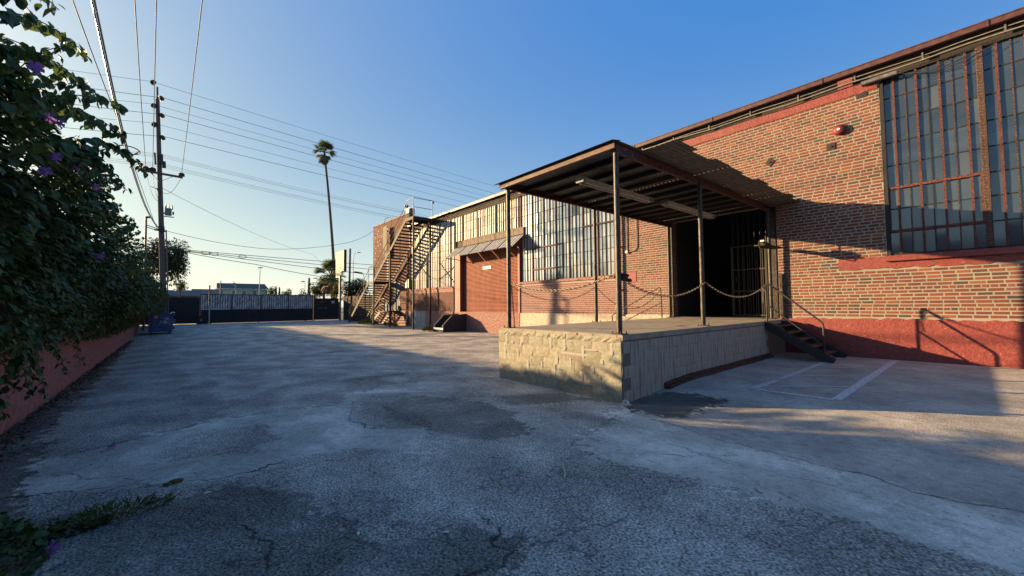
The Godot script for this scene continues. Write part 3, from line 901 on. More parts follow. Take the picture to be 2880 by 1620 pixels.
# ribbed, painted glazing over and beside the roller shutter: each strip of panes bowed a little
func cream_window(rg: RandomNumberGenerator) -> void:
	var X := W + .06
	var fr := MB.new()
	fr.box(Vector3(X - .05, 7.50, -28.9), Vector3(X + .05, 7.62, -15.86))
	fr.box(Vector3(X - .05, 2.9, -28.92), Vector3(X + .05, 7.62, -28.84))
	fr.box(Vector3(X + .03, 2.9, -28.9), Vector3(X + .06, 7.6, -22.3))
	fr.box(Vector3(X + .03, 5.42, -22.3), Vector3(X + .06, 7.6, -15.86))
	var win := obj("window", fr, M.muntin_rust, factory)
	var tints := [lin(.32, .36, .37), lin(.27, .31, .325), lin(.15, .18, .19), lin(.37, .42, .45), lin(.065, .08, .087), lin(.30, .33, .30), lin(.10, .13, .145)]
	var ms := []
	for i in tints.size(): ms.append(mat("ribbed%d" % i, tints[i], .5, TEX.blotch, Vector3(1, .5, 1)))
	ms.append(mat("ribbed_dark", lin(.03, .03, .03), .3))
	var dz := .186
	var n := int(13.0 / dz)
	var rows := [2.92, 3.55, 4.16, 4.77, 5.42, 5.86, 6.44, 7.02, 7.54]
	var k := 0
	for i in n:
		var z := -28.84 + i * dz
		for r in rows.size() - 1:
			if z > -22.45 and r < 5: continue
			var m: Material = ms[[0, 1, 3, 2, 0, 4, 3, 5, 1, 6, 0, 2][(i * 5 + int(rg.randf() * 3.0)) % 12]]
			if rg.randf() < .025: m = ms[7]
			var mb := MB.new()
			var bow := .03 if i % 2 else .012
			var y0: float = rows[r] + .01; var y1: float = rows[r + 1] - .01
			var a := z + .012; var b := z + dz - .012
			var pr := [Vector3(X + .02, 0, a), Vector3(X - bow, 0, lerpf(a, b, .28)), Vector3(X - bow, 0, lerpf(a, b, .72)), Vector3(X + .02, 0, b)]
			for q in 3: mb.quad(pr[q] + Vector3(0, y0, 0), pr[q + 1] + Vector3(0, y0, 0), pr[q + 1] + Vector3(0, y1, 0), pr[q] + Vector3(0, y1, 0), Vector3(-1, 0, (q - 1) * 1.5))
			obj("ribbed_pane", mb, m, win)
			k += 1
	for r in range(1, rows.size() - 1):
		var b := MB.new(); b.box(Vector3(X - .02, rows[r] - .012, -28.84), Vector3(X + .02, rows[r] + .012, -15.86 if rows[r] > 5.8 else -22.3))
		obj("glazing_bar", b, M.muntin_dark, win)
	for z in [-27.4, -25.9, -24.4, -22.95, -21.5, -19.75, -18.0, -17.0]:
		var b := MB.new(); b.box(Vector3(X - .055, 2.92 if z < -22.4 else 5.42, z - .035), Vector3(X + .02, 7.54, z + .035))
		obj("mullion", b, M.muntin_rust, win)
	# boards along the head of the shutter
	for i in 14:
		var z := -21.45 + i * .42
		var b := MB.new(); b.cham(Vector3(X - .03 - rg.randf() * .012, 5.44, z + .20), Vector3(X - .03 - rg.randf() * .012, 5.845, z + .20), .03, .405, .004, Vector3(0, 0, 1))
		obj("head_board", b, M.wood_board, win)

func shutter_bay(rg: RandomNumberGenerator) -> void:
	var j := MB.new()
	j.box(Vector3(W - .05, 1.2, -22.32), Vector3(W + .42, 5.42, -21.72))
	j.box(Vector3(W - .05, 1.2, -16.02), Vector3(W + .42, 5.42, -15.87))
	obj("door_jamb", j, M.red_paint, factory)
	var wb := MB.new()
	wb.box(Vector3(W + .3, 0, -22.3), Vector3(W + .5, 1.22, -15.9)); wb.box(Vector3(W, 1.14, -21.72), Vector3(W + .5, 1.224, -16.02))
	wb.box(Vector3(W + .32, 4.9, -21.72), Vector3(W + .5, 5.5, -16.02))
	obj("threshold", wb, M.red_worn, factory)
	var s := MB.new()      # interlocking curved slats
	var X := W + .24
	var y := 1.225
	while y < 5.1:
		var pr := [Vector2(0, 0), Vector2(-.030, .016), Vector2(-.034, .040), Vector2(-.020, .060), Vector2(.006, .072)]
		for q in 4:
			var a: Vector2 = pr[q]; var b: Vector2 = pr[q + 1]
			s.quad(Vector3(X + a.x, y + a.y, -21.72), Vector3(X + a.x, y + a.y, -16.02), Vector3(X + b.x, y + b.y, -16.02), Vector3(X + b.x, y + b.y, -21.72), Vector3(-1, (1.5 - q) * -.8, 0))
		y += .08
	var sh := obj("roller_shutter", s, M.shutter_red, factory)
	var gd := MB.new()
	gd.box(Vector3(X - .05, 1.22, -21.72), Vector3(X + .03, 5.1, -21.66)); gd.box(Vector3(X - .05, 1.22, -16.08), Vector3(X + .03, 5.1, -16.02))
	obj("shutter_guide", gd, M.muntin_red, sh)
	var pl := MB.new(); pl.box(Vector3(X - .034, 3.83, -19.55), Vector3(X - .028, 4.0, -18.75))
	obj("notice_plate", pl, M.white_plain, sh)
	for row in 2:
		var tm := MB.new()
		var zz := -19.48
		while zz < -18.85:
			var l := rg.randf_range(.03, .07)
			if rg.randf() < .8: tm.box(Vector3(X - .036, 3.94 - row * .07, zz), Vector3(X - .0335, 3.965 - row * .07, zz + l))
			zz += l + .015
		obj("worn_print", tm, M.muntin_red, sh)
	# awning of ribbed sheets
	var prof := MB.new()
	var z0 := -22.25; var i := 0
	var step := .30
	var p0 := Vector3(W - .02, 5.42, 0); var p1 := Vector3(W - .86, 4.70, 0)
	var sheets := 5
	for k in sheets:
		var mb := MB.new()
		var pts := []
		for e in 5:
			var z := z0 + (k * 4.6 + e * .92) * step
			pts.append([z, 0.0]); pts.append([z + .15, 0.0]); pts.append([z + .175, .022]); pts.append([z + .25, .022])
		pts = pts.slice(0, 19)
		var up := Vector3(-.65, .76, 0)
		for e in pts.size() - 1:
			var a: Vector3 = Vector3(0, 0, pts[e][0]) + up * pts[e][1]; var b: Vector3 = Vector3(0, 0, pts[e + 1][0]) + up * pts[e + 1][1]
			mb.quad(p0 + a, p0 + b, p1 + b, p1 + a, up + Vector3(0, 0, pts[e][1] - pts[e + 1][1]) * 10)
		obj("awning_sheet", mb, M.awning_metal, factory)
	var ab := MB.new()
	ab.cham(Vector3(W - .04, 5.42, -22.3), Vector3(W - .04, 5.42, -15.45), .06, .06, .006)
	for z in [-22.1, -15.75]:
		ab.bar(Vector3(W - .03, 5.38, z), Vector3(W - .84, 4.68, z), .04, .04); ab.bar(Vector3(W - .03, 4.66, z), Vector3(W - .84, 4.68, z), .04, .04)
	obj("awning_frame", ab, M.eave_dark, factory)

func eaves(rg: RandomNumberGenerator) -> void:
	var g := MB.new()      # box gutter
	g.cham(Vector3(W - .10, 7.985, -29.1), Vector3(W - .10, 7.985, 12.0), .14, .155, .012)
	g.cham(Vector3(W - .16, 8.05, -29.1), Vector3(W - .16, 8.05, 12.0), .05, .03, .006)
	g.cham(Vector3(W - .165, 7.925, -29.1), Vector3(W - .165, 7.925, 12.0), .02, .02, .004)
	var gg := obj("gutter", g, M.gutter_brown, factory)
	var js := MB.new()
	var z := -27.0
	while z < 3.0:
		js.box(Vector3(W - .19, 7.90, z), Vector3(W - .02, 8.075, z + .03)); z += 3.05
	obj("gutter_joint", js, M.gutter_brown, gg)
	var e := MB.new()
	e.box(Vector3(W + .10, 7.6, -29.1), Vector3(W + .2, 7.95, 12.0))
	e.box(Vector3(W - .02, 7.86, -29.1), Vector3(W + .2, 7.90, 12.0))
	obj("eave_shade_board", e, M.eave_dark, factory)  # near-black board whose colour paints the shade of the open eave gap
	var rf := MB.new()
	rf.quad(Vector3(W - .1, 8.07, -29.1), Vector3(W - .1, 8.07, 12), Vector3(W + 14, 9.6, 12), Vector3(W + 14, 9.6, -29.1), Vector3.UP)
	rf.quad(Vector3(W - .1, 8.04, -29.1), Vector3(W - .1, 8.04, 12), Vector3(W + 14, 9.57, 12), Vector3(W + 14, 9.57, -29.1), Vector3.DOWN)
	obj("roof", rf, M.roof_sheet, factory)
	for q in [-2.1, -15.75]:
		var b := MB.new(); b.box(Vector3(W - .05, 7.62, q - .16), Vector3(W + .1, 7.86, q + .16))
		obj("rafter_end", b, M.red_paint, factory)
	# conduits that run along under the gutter, sagging between their clips
	for c in [[7.80, -.05, .014], [7.685, -.075, .019], [7.60, -.045, .009]]:
		var pts := []
		for i in 18:
			var zz := 3.0 - i * .72
			var sag := .018 * sin(i * 1.9 + c[0] * 5.0)
			if c[0] < 7.7 and zz < -4.0: sag += .10 * smoothstep(-4.0, -9.0, zz)
			pts.append(Vector3(W + c[1], c[0] + sag, zz))
		var t := MB.new(); t.path(pts, c[2], 6)
		obj("conduit", t, M.conduit_grey if c[2] > .012 else M.wire, factory)
		var pt2 := []
		for i in 24: pt2.append(Vector3(W + c[1], c[0] - .02 + .02 * sin(i * 2.3), -9.4 - i * .82))
		var t2 := MB.new(); t2.path(pt2, .014, 5); obj("cable", t2, M.wire, factory)
	var clips := MB.new()
	for i in 14: clips.box(Vector3(W - .08, 7.68, 2.0 - i * 1.3), Vector3(W + .02, 7.86, 2.03 - i * 1.3))
	obj("conduit_clip", clips, M.galv, factory)
	var lf := MB.new()
	lf.cham(Vector3(W - .10, 7.545, -1.75), Vector3(W - .10, 7.545, -1.05), .14, .10, .015)
	obj("cable_box", lf, M.galv, factory)
	var cl := MB.new()
	for s in 4:
		var pts := []
		for i in 9: pts.append(Vector3(W - .05 - s * .012, 7.52 - .16 * sin(PI * i / 8.0) * (.5 + .3 * s), -1.05 + i * .11 * (1 + .3 * s)))
		cl.path(pts, .008, 5)
	obj("loose_cable", cl, M.wire, factory)

func wall_fittings(rg: RandomNumberGenerator) -> void:
	var F := factory
	# anchor plates of the tie rods
	for s in [[-4.0, 6.05, PI / 4], [-2.475, 6.07, .06]]:
		var p := MB.new()
		var t := Transform3D(Basis(Vector3(1, 0, 0), s[2]), Vector3(W - .014, s[1], s[0]))
		p.obox(t, Vector3(.02, .19, .19))
		var o := obj("anchor_plate", p, M.rust_steel, F)
		var n := MB.new(); n.tube(Vector3(W - .024, s[1], s[0]), Vector3(W - .06, s[1], s[0]), .026, .022, 6)
		obj("bolt", n, M.dark_steel, o)
	var h := MB.new()     # a broken vent hole under the red band
	h.box(Vector3(W - .02, 7.22, -1.88), Vector3(W + .06, 7.34, -1.66))
	obj("vent_hole", h, M.black_plain, F)
	# conduit pair with round junction box beside the middle window
	var c := MB.new()
	c.tube(Vector3(W - .035, 3.80, -9.21), Vector3(W - .035, 7.6, -9.21), .02, .02, 8)
	var pts := [Vector3(W - .035, 7.6, -8.75), Vector3(W - .035, 3.98, -8.75)]
	for i in 6: pts.append(Vector3(W - .035, 3.98 - .20 * sin(PI / 2 * i / 5.0), -8.95 + .20 * cos(PI / 2 * i / 5.0)))
	pts.append(Vector3(W - .035, 3.775, -9.2))
	c.path(pts, .02, 8)
	var cc := obj("conduit", c, M.conduit_grey, F)
	var jb := MB.new(); jb.tube(Vector3(W - .09, 3.775, -9.21), Vector3(W, 3.775, -9.21), .065, .065, 14)
	obj("junction_box", jb, M.white_enamel, cc)
	var dp := MB.new()
	dp.tube(Vector3(W - .10, 1.15, -9.52), Vector3(W - .10, 7.9, -9.52), .052, .052, 10)
	var dpo := obj("downpipe", dp, M.red_worn, F)
	var st := MB.new()
	for y in [2.2, 4.0, 5.8]: st.box(Vector3(W - .16, y, -9.59), Vector3(W, y + .04, -9.45))
	obj("pipe_bracket", st, M.rust_steel, dpo)
	# wire bracket standing above the canopy
	var wb := MB.new()
	wb.path([Vector3(W, 5.40, -5.95), Vector3(W - .25, 5.62, -5.85), Vector3(W, 5.22, -5.75)], .012, 5)
	obj("wire_bracket", wb, M.dark_steel, F)
	# meter box and conduits near the fire escape
	var mb := MB.new(); mb.cham(Vector3(W - .14, 3.05, -28.95), Vector3(W - .14, 3.72, -28.95), .28, .62, .02, Vector3(0, 0, 1))
	var mo := obj("meter_box", mb, M.galv, F)
	var mc := MB.new(); mc.tube(Vector3(W - .12, 3.7, -28.75), Vector3(W - .12, 7.5, -28.75), .05, .05, 8)
	mc.tube(Vector3(W - .08, 1.25, -29.1), Vector3(W - .08, 3.05, -29.1), .025, .025, 6)
	obj("conduit", mc, M.galv, mo)
	# bare white strip and rusty plate on the tower
	var ws := MB.new(); ws.cham(Vector3(W - .05, 3.8, -33.1), Vector3(W - .05, 6.0, -33.1), .07, .42, .01, Vector3(0, 0, 1))
	obj("painted_board", ws, M.white_patch, F)
	var rp := MB.new(); rp.box(Vector3(W - .42, 5.85, -33.35), Vector3(W - .38, 8.56, -32.55))
	for y in [6.2, 7.2, 8.2]: rp.box(Vector3(W - .39, y, -33.3), Vector3(W - .02, y + .04, -33.24))
	rp.path([Vector3(W - .4, 8.56, -33.3), Vector3(W - .4, 9.25, -32.9), Vector3(W - .2, 9.3, -32.6)], .018, 6)
	obj("rusty_plate", rp, M.rust_steel, F)
	var vt := MB.new(); vt.cham(Vector3(W + .3, 9.1, -29.6), Vector3(W + .3, 9.55, -29.6), .5, .6, .02, Vector3(0, 0, 1))
	vt.tube(Vector3(W + .2, 9.5, -30.1), Vector3(W + .2, 9.8, -30.1), .12, .12, 10); vt.ball(Vector3(W + .2, 9.85, -30.1), Vector3(.2, .12, .2), 10, 6)
	obj("roof_vent", vt, M.galv, F)
	# blue door on the raised landing
	var d := MB.new()
	d.box(Vector3(W + .06, 1.25, -32.2), Vector3(W + .1, 3.72, -30.8))
	for q in 6: d.box(Vector3(W + .035, 1.3, -32.12 + q * .22), Vector3(W + .06, 3.66, -32.0 + q * .22))
	var dd := obj("blue_door", d, M.blue_door, F)
	var dk := MB.new(); dk.ball(Vector3(W + .01, 2.25, -30.98), Vector3(.04, .04, .04), 8, 6)
	obj("door_knob", dk, M.galv, dd)
	var ps := MB.new()     # loose pipe leaning on the wall
	ps.tube(Vector3(W - .35, 1.0, -23.6), Vector3(W - .06, 2.7, -25.2), .018, .018, 6)
	obj("leaning_pipe", ps, M.rust_steel, F)

func dock_door(rg: RandomNumberGenerator) -> void:
	var F := factory
	mat("panel_dark", lin(.06, .058, .052), .7, TEX.blotch, Vector3(1, .3, 1))
	var fr := MB.new()
	for z in [-7.40, -7.28]: fr.cham(Vector3(W - .05, 1.14, z), Vector3(W - .05, 4.6, z), .05, .05, .006)
	obj("door_frame", fr, M.post_paint, F)
	var f2 := MB.new(); f2.box(Vector3(W - .02, 1.14, -4.14), Vector3(W + .12, 4.6, -3.92)); obj("door_frame", f2, M.post_paint, F)
	var f3 := MB.new(); f3.box(Vector3(W - .03, 1.14, -3.86), Vector3(W - .012, 2.5, -3.68)); obj("corner_guard", f3, M.post_paint, F)
	# steel gate: frame, upright bars, lock box; folded sheet panels behind the bars
	var X := 15.7
	var g := MB.new()
	g.box(Vector3(X, 1.16, -5.80), Vector3(X + .05, 3.72, -5.72)); g.box(Vector3(X, 1.16, -4.70), Vector3(X + .05, 3.72, -4.62))
	for y in [1.16, 2.03, 2.81, 3.66]: g.box(Vector3(X + .004, y, -5.72), Vector3(X + .045, y + .05, -4.70))
	var gate := obj("steel_gate", g, M.dark_steel, F)
	for i in 6:
		var b := MB.new(); b.box(Vector3(X + .012, 1.21, -5.58 + i * .16), Vector3(X + .036, 3.66, -5.556 + i * .16))
		obj("bar", b, M.dark_steel, gate)
	var lb := MB.new(); lb.cham(Vector3(X - .03, 2.40, -5.60), Vector3(X - .03, 2.58, -5.60), .05, .14, .01, Vector3(1, 0, 0))
	obj("lock_box", lb, M.black_plain, gate)
	var lk := MB.new(); lk.box(Vector3(X - .062, 2.46, -5.63), Vector3(X - .055, 2.53, -5.575))
	obj("keyhole_plate", lk, M.white_plain, gate)
	for i in 7:
		var sh := MB.new(); sh.cham(Vector3(X + .10, 1.14, -5.72 + i * .18), Vector3(X + .10, 4.9, -5.72 + i * .18), .03, .178, .012, Vector3(1, 0, 0))
		obj("folded_panel", sh, M.panel_dark, F)

func interior() -> void:
	var F := factory
	var r := MB.new()
	# floor, back wall, ends: the rooms behind the door and the windows
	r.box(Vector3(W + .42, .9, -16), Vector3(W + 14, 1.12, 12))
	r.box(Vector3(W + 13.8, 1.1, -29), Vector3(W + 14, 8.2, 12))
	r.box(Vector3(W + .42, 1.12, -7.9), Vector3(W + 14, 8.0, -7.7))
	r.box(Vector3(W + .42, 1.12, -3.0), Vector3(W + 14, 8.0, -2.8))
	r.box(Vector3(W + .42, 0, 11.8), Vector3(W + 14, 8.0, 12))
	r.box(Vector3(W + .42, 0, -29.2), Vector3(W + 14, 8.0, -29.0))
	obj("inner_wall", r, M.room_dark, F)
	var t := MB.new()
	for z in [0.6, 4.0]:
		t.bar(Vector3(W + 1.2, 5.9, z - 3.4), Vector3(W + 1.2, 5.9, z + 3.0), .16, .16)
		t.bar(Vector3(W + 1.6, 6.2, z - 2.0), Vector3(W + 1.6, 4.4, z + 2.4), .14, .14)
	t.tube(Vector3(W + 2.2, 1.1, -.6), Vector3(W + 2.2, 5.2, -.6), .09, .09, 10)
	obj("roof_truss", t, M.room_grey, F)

# ------------------------------------------------------------------ loading dock
const DX := 5.567
const DZ := -3.75
const DY := 1.115
func block_mesh(sd: int, l: float, h: float, rough: float) -> ArrayMesh:   # face towards -x, running along z
	var rg := RandomNumberGenerator.new(); rg.seed = sd
	var mb := MB.new()
	var nx := 6; var ny := 3
	var P := []
	for j in ny + 1:
		var row := []
		for i in nx + 1:
			var e := i == 0 or i == nx or j == 0 or j == ny
			var x := -.006 - rg.randf() * rough if not e else -.001 - rg.randf() * rough * .3
			var y := (float(j) / ny - .5) * h; var z := (float(i) / nx - .5) * l
			if i == 0 or i == nx: z += rg.randf_range(-.004, .004)
			if j == 0 or j == ny: y += rg.randf_range(-.004, .004)
			row.append(Vector3(x, y, z))
		P.append(row)
	for j in ny:
		for i in nx:
			mb.quad(P[j][i], P[j][i + 1], P[j + 1][i + 1], P[j + 1][i], Vector3(-1, 0, 0))
	for i in nx:
		mb.quad(P[0][i], P[0][i + 1], P[0][i + 1] + Vector3(.05, 0, 0), P[0][i] + Vector3(.05, 0, 0), Vector3.DOWN)
		mb.quad(P[ny][i], P[ny][i + 1], P[ny][i + 1] + Vector3(.05, 0, 0), P[ny][i] + Vector3(.05, 0, 0), Vector3.UP)
	for j in ny:
		mb.quad(P[j][0], P[j + 1][0], P[j + 1][0] + Vector3(.05, 0, 0), P[j][0] + Vector3(.05, 0, 0), Vector3(0, 0, -1))
		mb.quad(P[j][nx], P[j + 1][nx], P[j + 1][nx] + Vector3(.05, 0, 0), P[j][nx] + Vector3(.05, 0, 0), Vector3(0, 0, 1))
	return mb.mesh()

func build_dock() -> void:
	var D := thing("loading_dock", "raised concrete block loading dock jutting out from the warehouse under the canopy", "loading dock", Vector3(DX, 0, DZ))
	var rg := RandomNumberGenerator.new(); rg.seed = 51
	var core := MB.new()
	core.box(Vector3(DX + .008, -.1, -6.86), Vector3(W - .06, DY - .09, DZ - .004))
	obj("core", core, M.joint_dark, D)
	var dk := MB.new()      # deck with a chipped edge
	var n := 26
	for i in n:
		var za := lerpf(-6.88, DZ + .01, float(i) / n); var zb := lerpf(-6.88, DZ + .01, float(i + 1) / n)
		var xa := DX - .012 + rg.randf() * .02; var xb := xa
		dk.quad(Vector3(xa, DY - .09, za), Vector3(xb, DY - .09, zb), Vector3(xb + .012, DY - .012, zb), Vector3(xa + .012, DY - .012, za), Vector3(-1, .1, 0))
		dk.quad(Vector3(xa + .012, DY - .012, za), Vector3(xb + .012, DY - .012, zb), Vector3(DX + .04, DY + .004, zb), Vector3(DX + .04, DY + .004, za), Vector3(-.4, 1, 0))
	dk.box(Vector3(DX + .015, DY - .088, -6.88), Vector3(W - .052, DY, DZ - .012))
	dk.quad(Vector3(DX + .04, DY + .004, -6.88), Vector3(DX + .04, DY + .004, DZ + .01), Vector3(W - .06, DY + .004, DZ + .01), Vector3(W - .06, DY + .03, -6.88), Vector3.UP)
	dk.quad(Vector3(DX + .012, DY - .012, DZ + .012), Vector3(12.3, DY - .012, DZ + .012), Vector3(12.3, DY + .004, DZ), Vector3(DX + .02, DY + .004, DZ), Vector3(0, .5, 1))
	dk.quad(Vector3(DX, DY - .09, DZ + .012), Vector3(W - .06, DY - .09, DZ + .012), Vector3(W - .06, DY - .012, DZ + .012), Vector3(DX, DY - .012, DZ + .012), Vector3(0, 0, 1))
	obj("deck", dk, M.deck, D)
	var shapes := []
	for i in 6: shapes.append(block_mesh(200 + i, .397, .1975, .0035))
	var half := []
	for i in 3: half.append(block_mesh(220 + i, .197, .1975, .0035))
	var tops := []
	for i in 4: tops.append(block_mesh(230 + i, .392, .105, .018))
	var tones := []
	for i in 4: tones.append(mat("block_tone%d" % i, [lin(1, .98, .94), lin(.92, .9, .86), lin(.96, 1, .95), lin(.82, .80, .76)][i], .93, TEX.block, Vector3.ONE * (.9 + i * .13), TEX.h, .45))
	for r in 6:
		var z := DZ - .02
		var first := true
		while z > -6.8:
			var l := .2 if (first and r % 2 == 0) else .4
			first = false
			var m: Mesh = (half[rg.randi() % 3] if l < .3 else shapes[rg.randi() % 6]) if r < 5 else tops[rg.randi() % 4]
			var o := obj("block", m, tones[rg.randi() % 4] if r > 0 else tones[3 if rg.randf() < .5 else 1], D)
			var y := .0 + r * .2 + .1 if r < 5 else 1.06 - .04
			o.position += Vector3(DX + rg.randf_range(-.002, .002), y, maxf(z - l * .5, -6.86 + .1))
			z -= l
	var flat := []
	for i in 4: flat.append(block_mesh(240 + i, .397, .1975, .0025))
	for r in 5:
		var x := DX + .03 + (.2 if r % 2 else 0.0)
		while x < 12.2:
			var o := obj("block", flat[rg.randi() % 4], M.block_streak, D)
			o.transform = Transform3D(Basis(Vector3.UP, PI / 2), D.position * -1 + Vector3(x + .2, r * .2 + .1, DZ + .002))
			x += .4
	var sl := MB.new(); sl.box(Vector3(12.2, -.05, DZ - .3), Vector3(W - .06, 1.02, DZ - .01))
	obj("stair_backing", sl, M.block_streak, D)
	# white mortar smeared over the joints of the short side
	for s in [[-3.95, .86, .05, .22], [-4.0, .7, .03, .09], [-4.55, .78, .05, .26], [-4.75, .72, .62, .05], [-5.0, .86, .07, .22], [-4.85, .55, .05, .2], [-5.2, .60, .07, .26], [-5.35, .88, .06, .22], [-5.25, .40, .05, .24], [-4.6, .30, .06, .24], [-4.35, .48, .07, .12], [-6.15, .9, .06, .16], [-5.9, .66, .05, .16], [-6.3, .62, .04, .2], [-6.2, .86, .05, .2], [-6.68, .86, .07, .3], [-6.74, .6, .06, .4], [-6.5, .82, .09, .06], [-4.4, .82, .3, .035], [-6.0, .36, .06, .26], [-4.15, .64, .05, .09], [-5.6, .42, .05, .2]]:
		var mb := MB.new()
		var k := 18
		var c := Vector3(DX - .0095, s[1], s[0])
		var ringp := []
		for i in k:
			var a := TAU * i / k
			var e := pow(absf(cos(a)), .5) * signf(cos(a)); var f := pow(absf(sin(a)), .5) * signf(sin(a))
			ringp.append(Vector3(0, f * s[3] * .56 * rg.randf_range(.88, 1.12), e * s[2] * .75 * rg.randf_range(.8, 1.2)))
		for i in k:
			var a: Vector3 = ringp[i]; var b: Vector3 = ringp[(i + 1) % k]
			mb.tri(c + Vector3(-.004, 0, 0), c + a * .7 + Vector3(-.003, 0, 0), c + b * .7 + Vector3(-.003, 0, 0), Vector3(-1, 0, 0))
			mb.quad(c + a * .7 + Vector3(-.003, 0, 0), c + b * .7 + Vector3(-.003, 0, 0), c + b + Vector3(.012, 0, 0), c + a + Vector3(.012, 0, 0), Vector3(-1, a.y, a.z))
		obj("mortar_smear", mb, M.smear, D)
	var an := MB.new()     # steel angle lying along the foot of the long side
	for i in 12:
		var xa := lerpf(6.85, 12.6, i / 12.0); var xb := lerpf(6.85, 12.6, (i + 1) / 12.0)
		an.bar(Vector3(xa, gy(xa, DZ) + .03, DZ + .07), Vector3(xb, gy(xb, DZ) + .03, DZ + .07), .10, .05)
		an.bar(Vector3(xa, gy(xa, DZ) + .08, DZ + .03), Vector3(xb, gy(xb, DZ) + .08, DZ + .03), .02, .06)
	obj("steel_angle", an, M.angle_steel, D)

# ------------------------------------------------------------------ canopy
func canopy_y(x: float) -> float: return 4.30 + .031 * (x - 5.6)
func canopy_front(x: float) -> float: return -3.87 - .020 * (x - 5.68)
func canopy_back(x: float) -> float: return -6.73 - .066 * (x - 5.68)
func build_canopy() -> void:
	var C := thing("dock_canopy", "steel post canopy with corrugated roof over the loading dock", "canopy", Vector3(5.68, 1.115, -3.87))
	for row in 2:
		for x in ([5.68, 9.0, 13.95] if row == 0 else [5.68, 9.1, 13.9]):
			var zz: float = canopy_front(x) if row == 0 else canopy_back(x)
			var mb := MB.new()
			mb.tube(Vector3(x, DY, zz), Vector3(x, canopy_y(x) - .03, zz), .048, .048, 14)
			var o := obj("post", mb, M.post_paint, C)
			var b := MB.new()
			b.box(Vector3(x - .10, DY, zz - .10), Vector3(x + .10, DY + .014, zz + .10))
			for s in [[-.08, -.08], [.08, -.08], [.08, .08], [-.08, .08]]: b.tube(Vector3(x + s[0], DY, zz + s[1]), Vector3(x + s[0], DY + .055, zz + s[1]), .010, .010, 6)
			obj("base_plate", b, M.angle_steel, o)
	for row in 2:
		var mb := MB.new()     # channel beam
		var zz := -3.87 if row == 0 else -6.75
		var a := Vector3(5.60, canopy_y(5.6) - .01, canopy_front(5.6) if row == 0 else canopy_back(5.6)); var b := Vector3(W - .05, canopy_y(W) - .01, canopy_front(W) if row == 0 else canopy_back(W))
		mb.bar(a, b, .012, .15); 
		var ins := Vector3(0, 0, -.03 if zz > -5 else .03)
		mb.bar(a + ins + Vector3(0, .07, 0), b + ins + Vector3(0, .07, 0), .06, .012); mb.bar(a + ins - Vector3(0, .07, 0), b + ins - Vector3(0, .07, 0), .06, .012)
		obj("beam", mb, M.beam_red, C)
	var i := 0
	var x := 6.25
	while x < 14.0:
		var mb := MB.new()
		mb.cham(Vector3(x, canopy_y(x) + .02, canopy_back(x)), Vector3(x, canopy_y(x) + .02, canopy_front(x)), .06, .10, .006)
		obj("purlin", mb, M.eave_dark, C)
		x += .655
	var fa := MB.new()
	fa.bar(Vector3(5.54, canopy_y(5.54) + .01, -6.86), Vector3(5.54, canopy_y(5.54) + .01, -3.80), .014, .14)
	fa.bar(Vector3(5.57, canopy_y(5.54) + .075, -6.86), Vector3(5.57, canopy_y(5.54) + .075, -3.80), .07, .012)
	fa.bar(Vector3(5.57, canopy_y(5.54) - .055, -6.86), Vector3(5.57, canopy_y(5.54) - .055, -3.80), .07, .012)
	obj("fascia", fa, M.fascia_brown, C)
	# corrugated sheets, ribs running with the fall of the roof; the ones in front stand out past the beam
	for s in 11:
		var x0 := 5.66 + s * .78; var x1 := minf(x0 + .80, W - .03)
		var zf := -3.80 if s < 1 else -3.22 + .06 * sin(s * 2.3)
		var mb := MB.new()
		var k := 40
		for e in k:
			var zk := canopy_back(x0) - .22
			var za := lerpf(zk, zf, float(e) / k); var zb := lerpf(zk, zf, float(e + 1) / k)
			for q in 4:
				var z0 := lerpf(za, zb, q / 4.0); var z1 := lerpf(za, zb, (q + 1) / 4.0)
				var h0 := .009 * sin(TAU * q / 4.0 + .4); var h1 := .009 * sin(TAU * (q + 1) / 4.0 + .4)
				var l := .085 + .004 * (s % 2)
				var A := Vector3(x0, canopy_y(x0) + l + h0, z0); var B := Vector3(x1, canopy_y(x1) + l + h0, z0)
				var Cc := Vector3(x1, canopy_y(x1) + l + h1, z1); var Dd := Vector3(x0, canopy_y(x0) + l + h1, z1)
				mb.quad(A, B, Cc, Dd, Vector3.UP)
		obj("roof_sheet", mb, M.roof_sheet, C)
	var fl := MB.new()
	fl.quad(Vector3(5.45, canopy_y(5.5) + .05, -6.98), Vector3(5.45, canopy_y(5.5) + .05, -3.78), Vector3(5.72, canopy_y(5.7) + .105, -3.78), Vector3(5.72, canopy_y(5.7) + .105, -6.98), Vector3.UP)
	fl.quad(Vector3(W - .01, 4.75, -6.95), Vector3(W - .01, 4.75, -3.3), Vector3(W - .30, canopy_y(13.9) + .10, -3.3), Vector3(W - .30, canopy_y(13.9) + .10, -6.95), Vector3.UP)
	obj("flashing", fl, M.roof_sheet, C)
	# fluorescent battens hung from the purlins
	var names := ["grimy fluorescent batten light under the canopy nearest its outer corner", "grimy fluorescent batten light under the canopy nearest the dark doorway"]
	for f in [[6.05, 8.55, -4.95, 0], [9.0, 11.6, -4.78, 1]]:
		var T := thing("batten_light", names[f[3]], "light fixture", Vector3(f[0], 4.0, f[2]), "fluorescent lights under the canopy")
		var y0 := 4.08; var y1 := 4.09
		var b := MB.new()
		var a := Vector3(f[0], y0, f[2]); var e := Vector3(f[1], y1, f[2] + .02)
		b.cham(a, e, .12, .06, .012)
		for q in [-.10, .10]: b.bar(a + Vector3(0, .02, q * .75), e + Vector3(0, .02, q * .75), .07, .012)
		obj("housing", b, M.white_enamel, T)
		for q in [-.055, .055]:
			var t := MB.new(); t.tube(a + Vector3(.06, -.045, q), e + Vector3(-.06, -.045, q), .019, .019, 10)
			obj("tube", t, M.white_enamel, T)
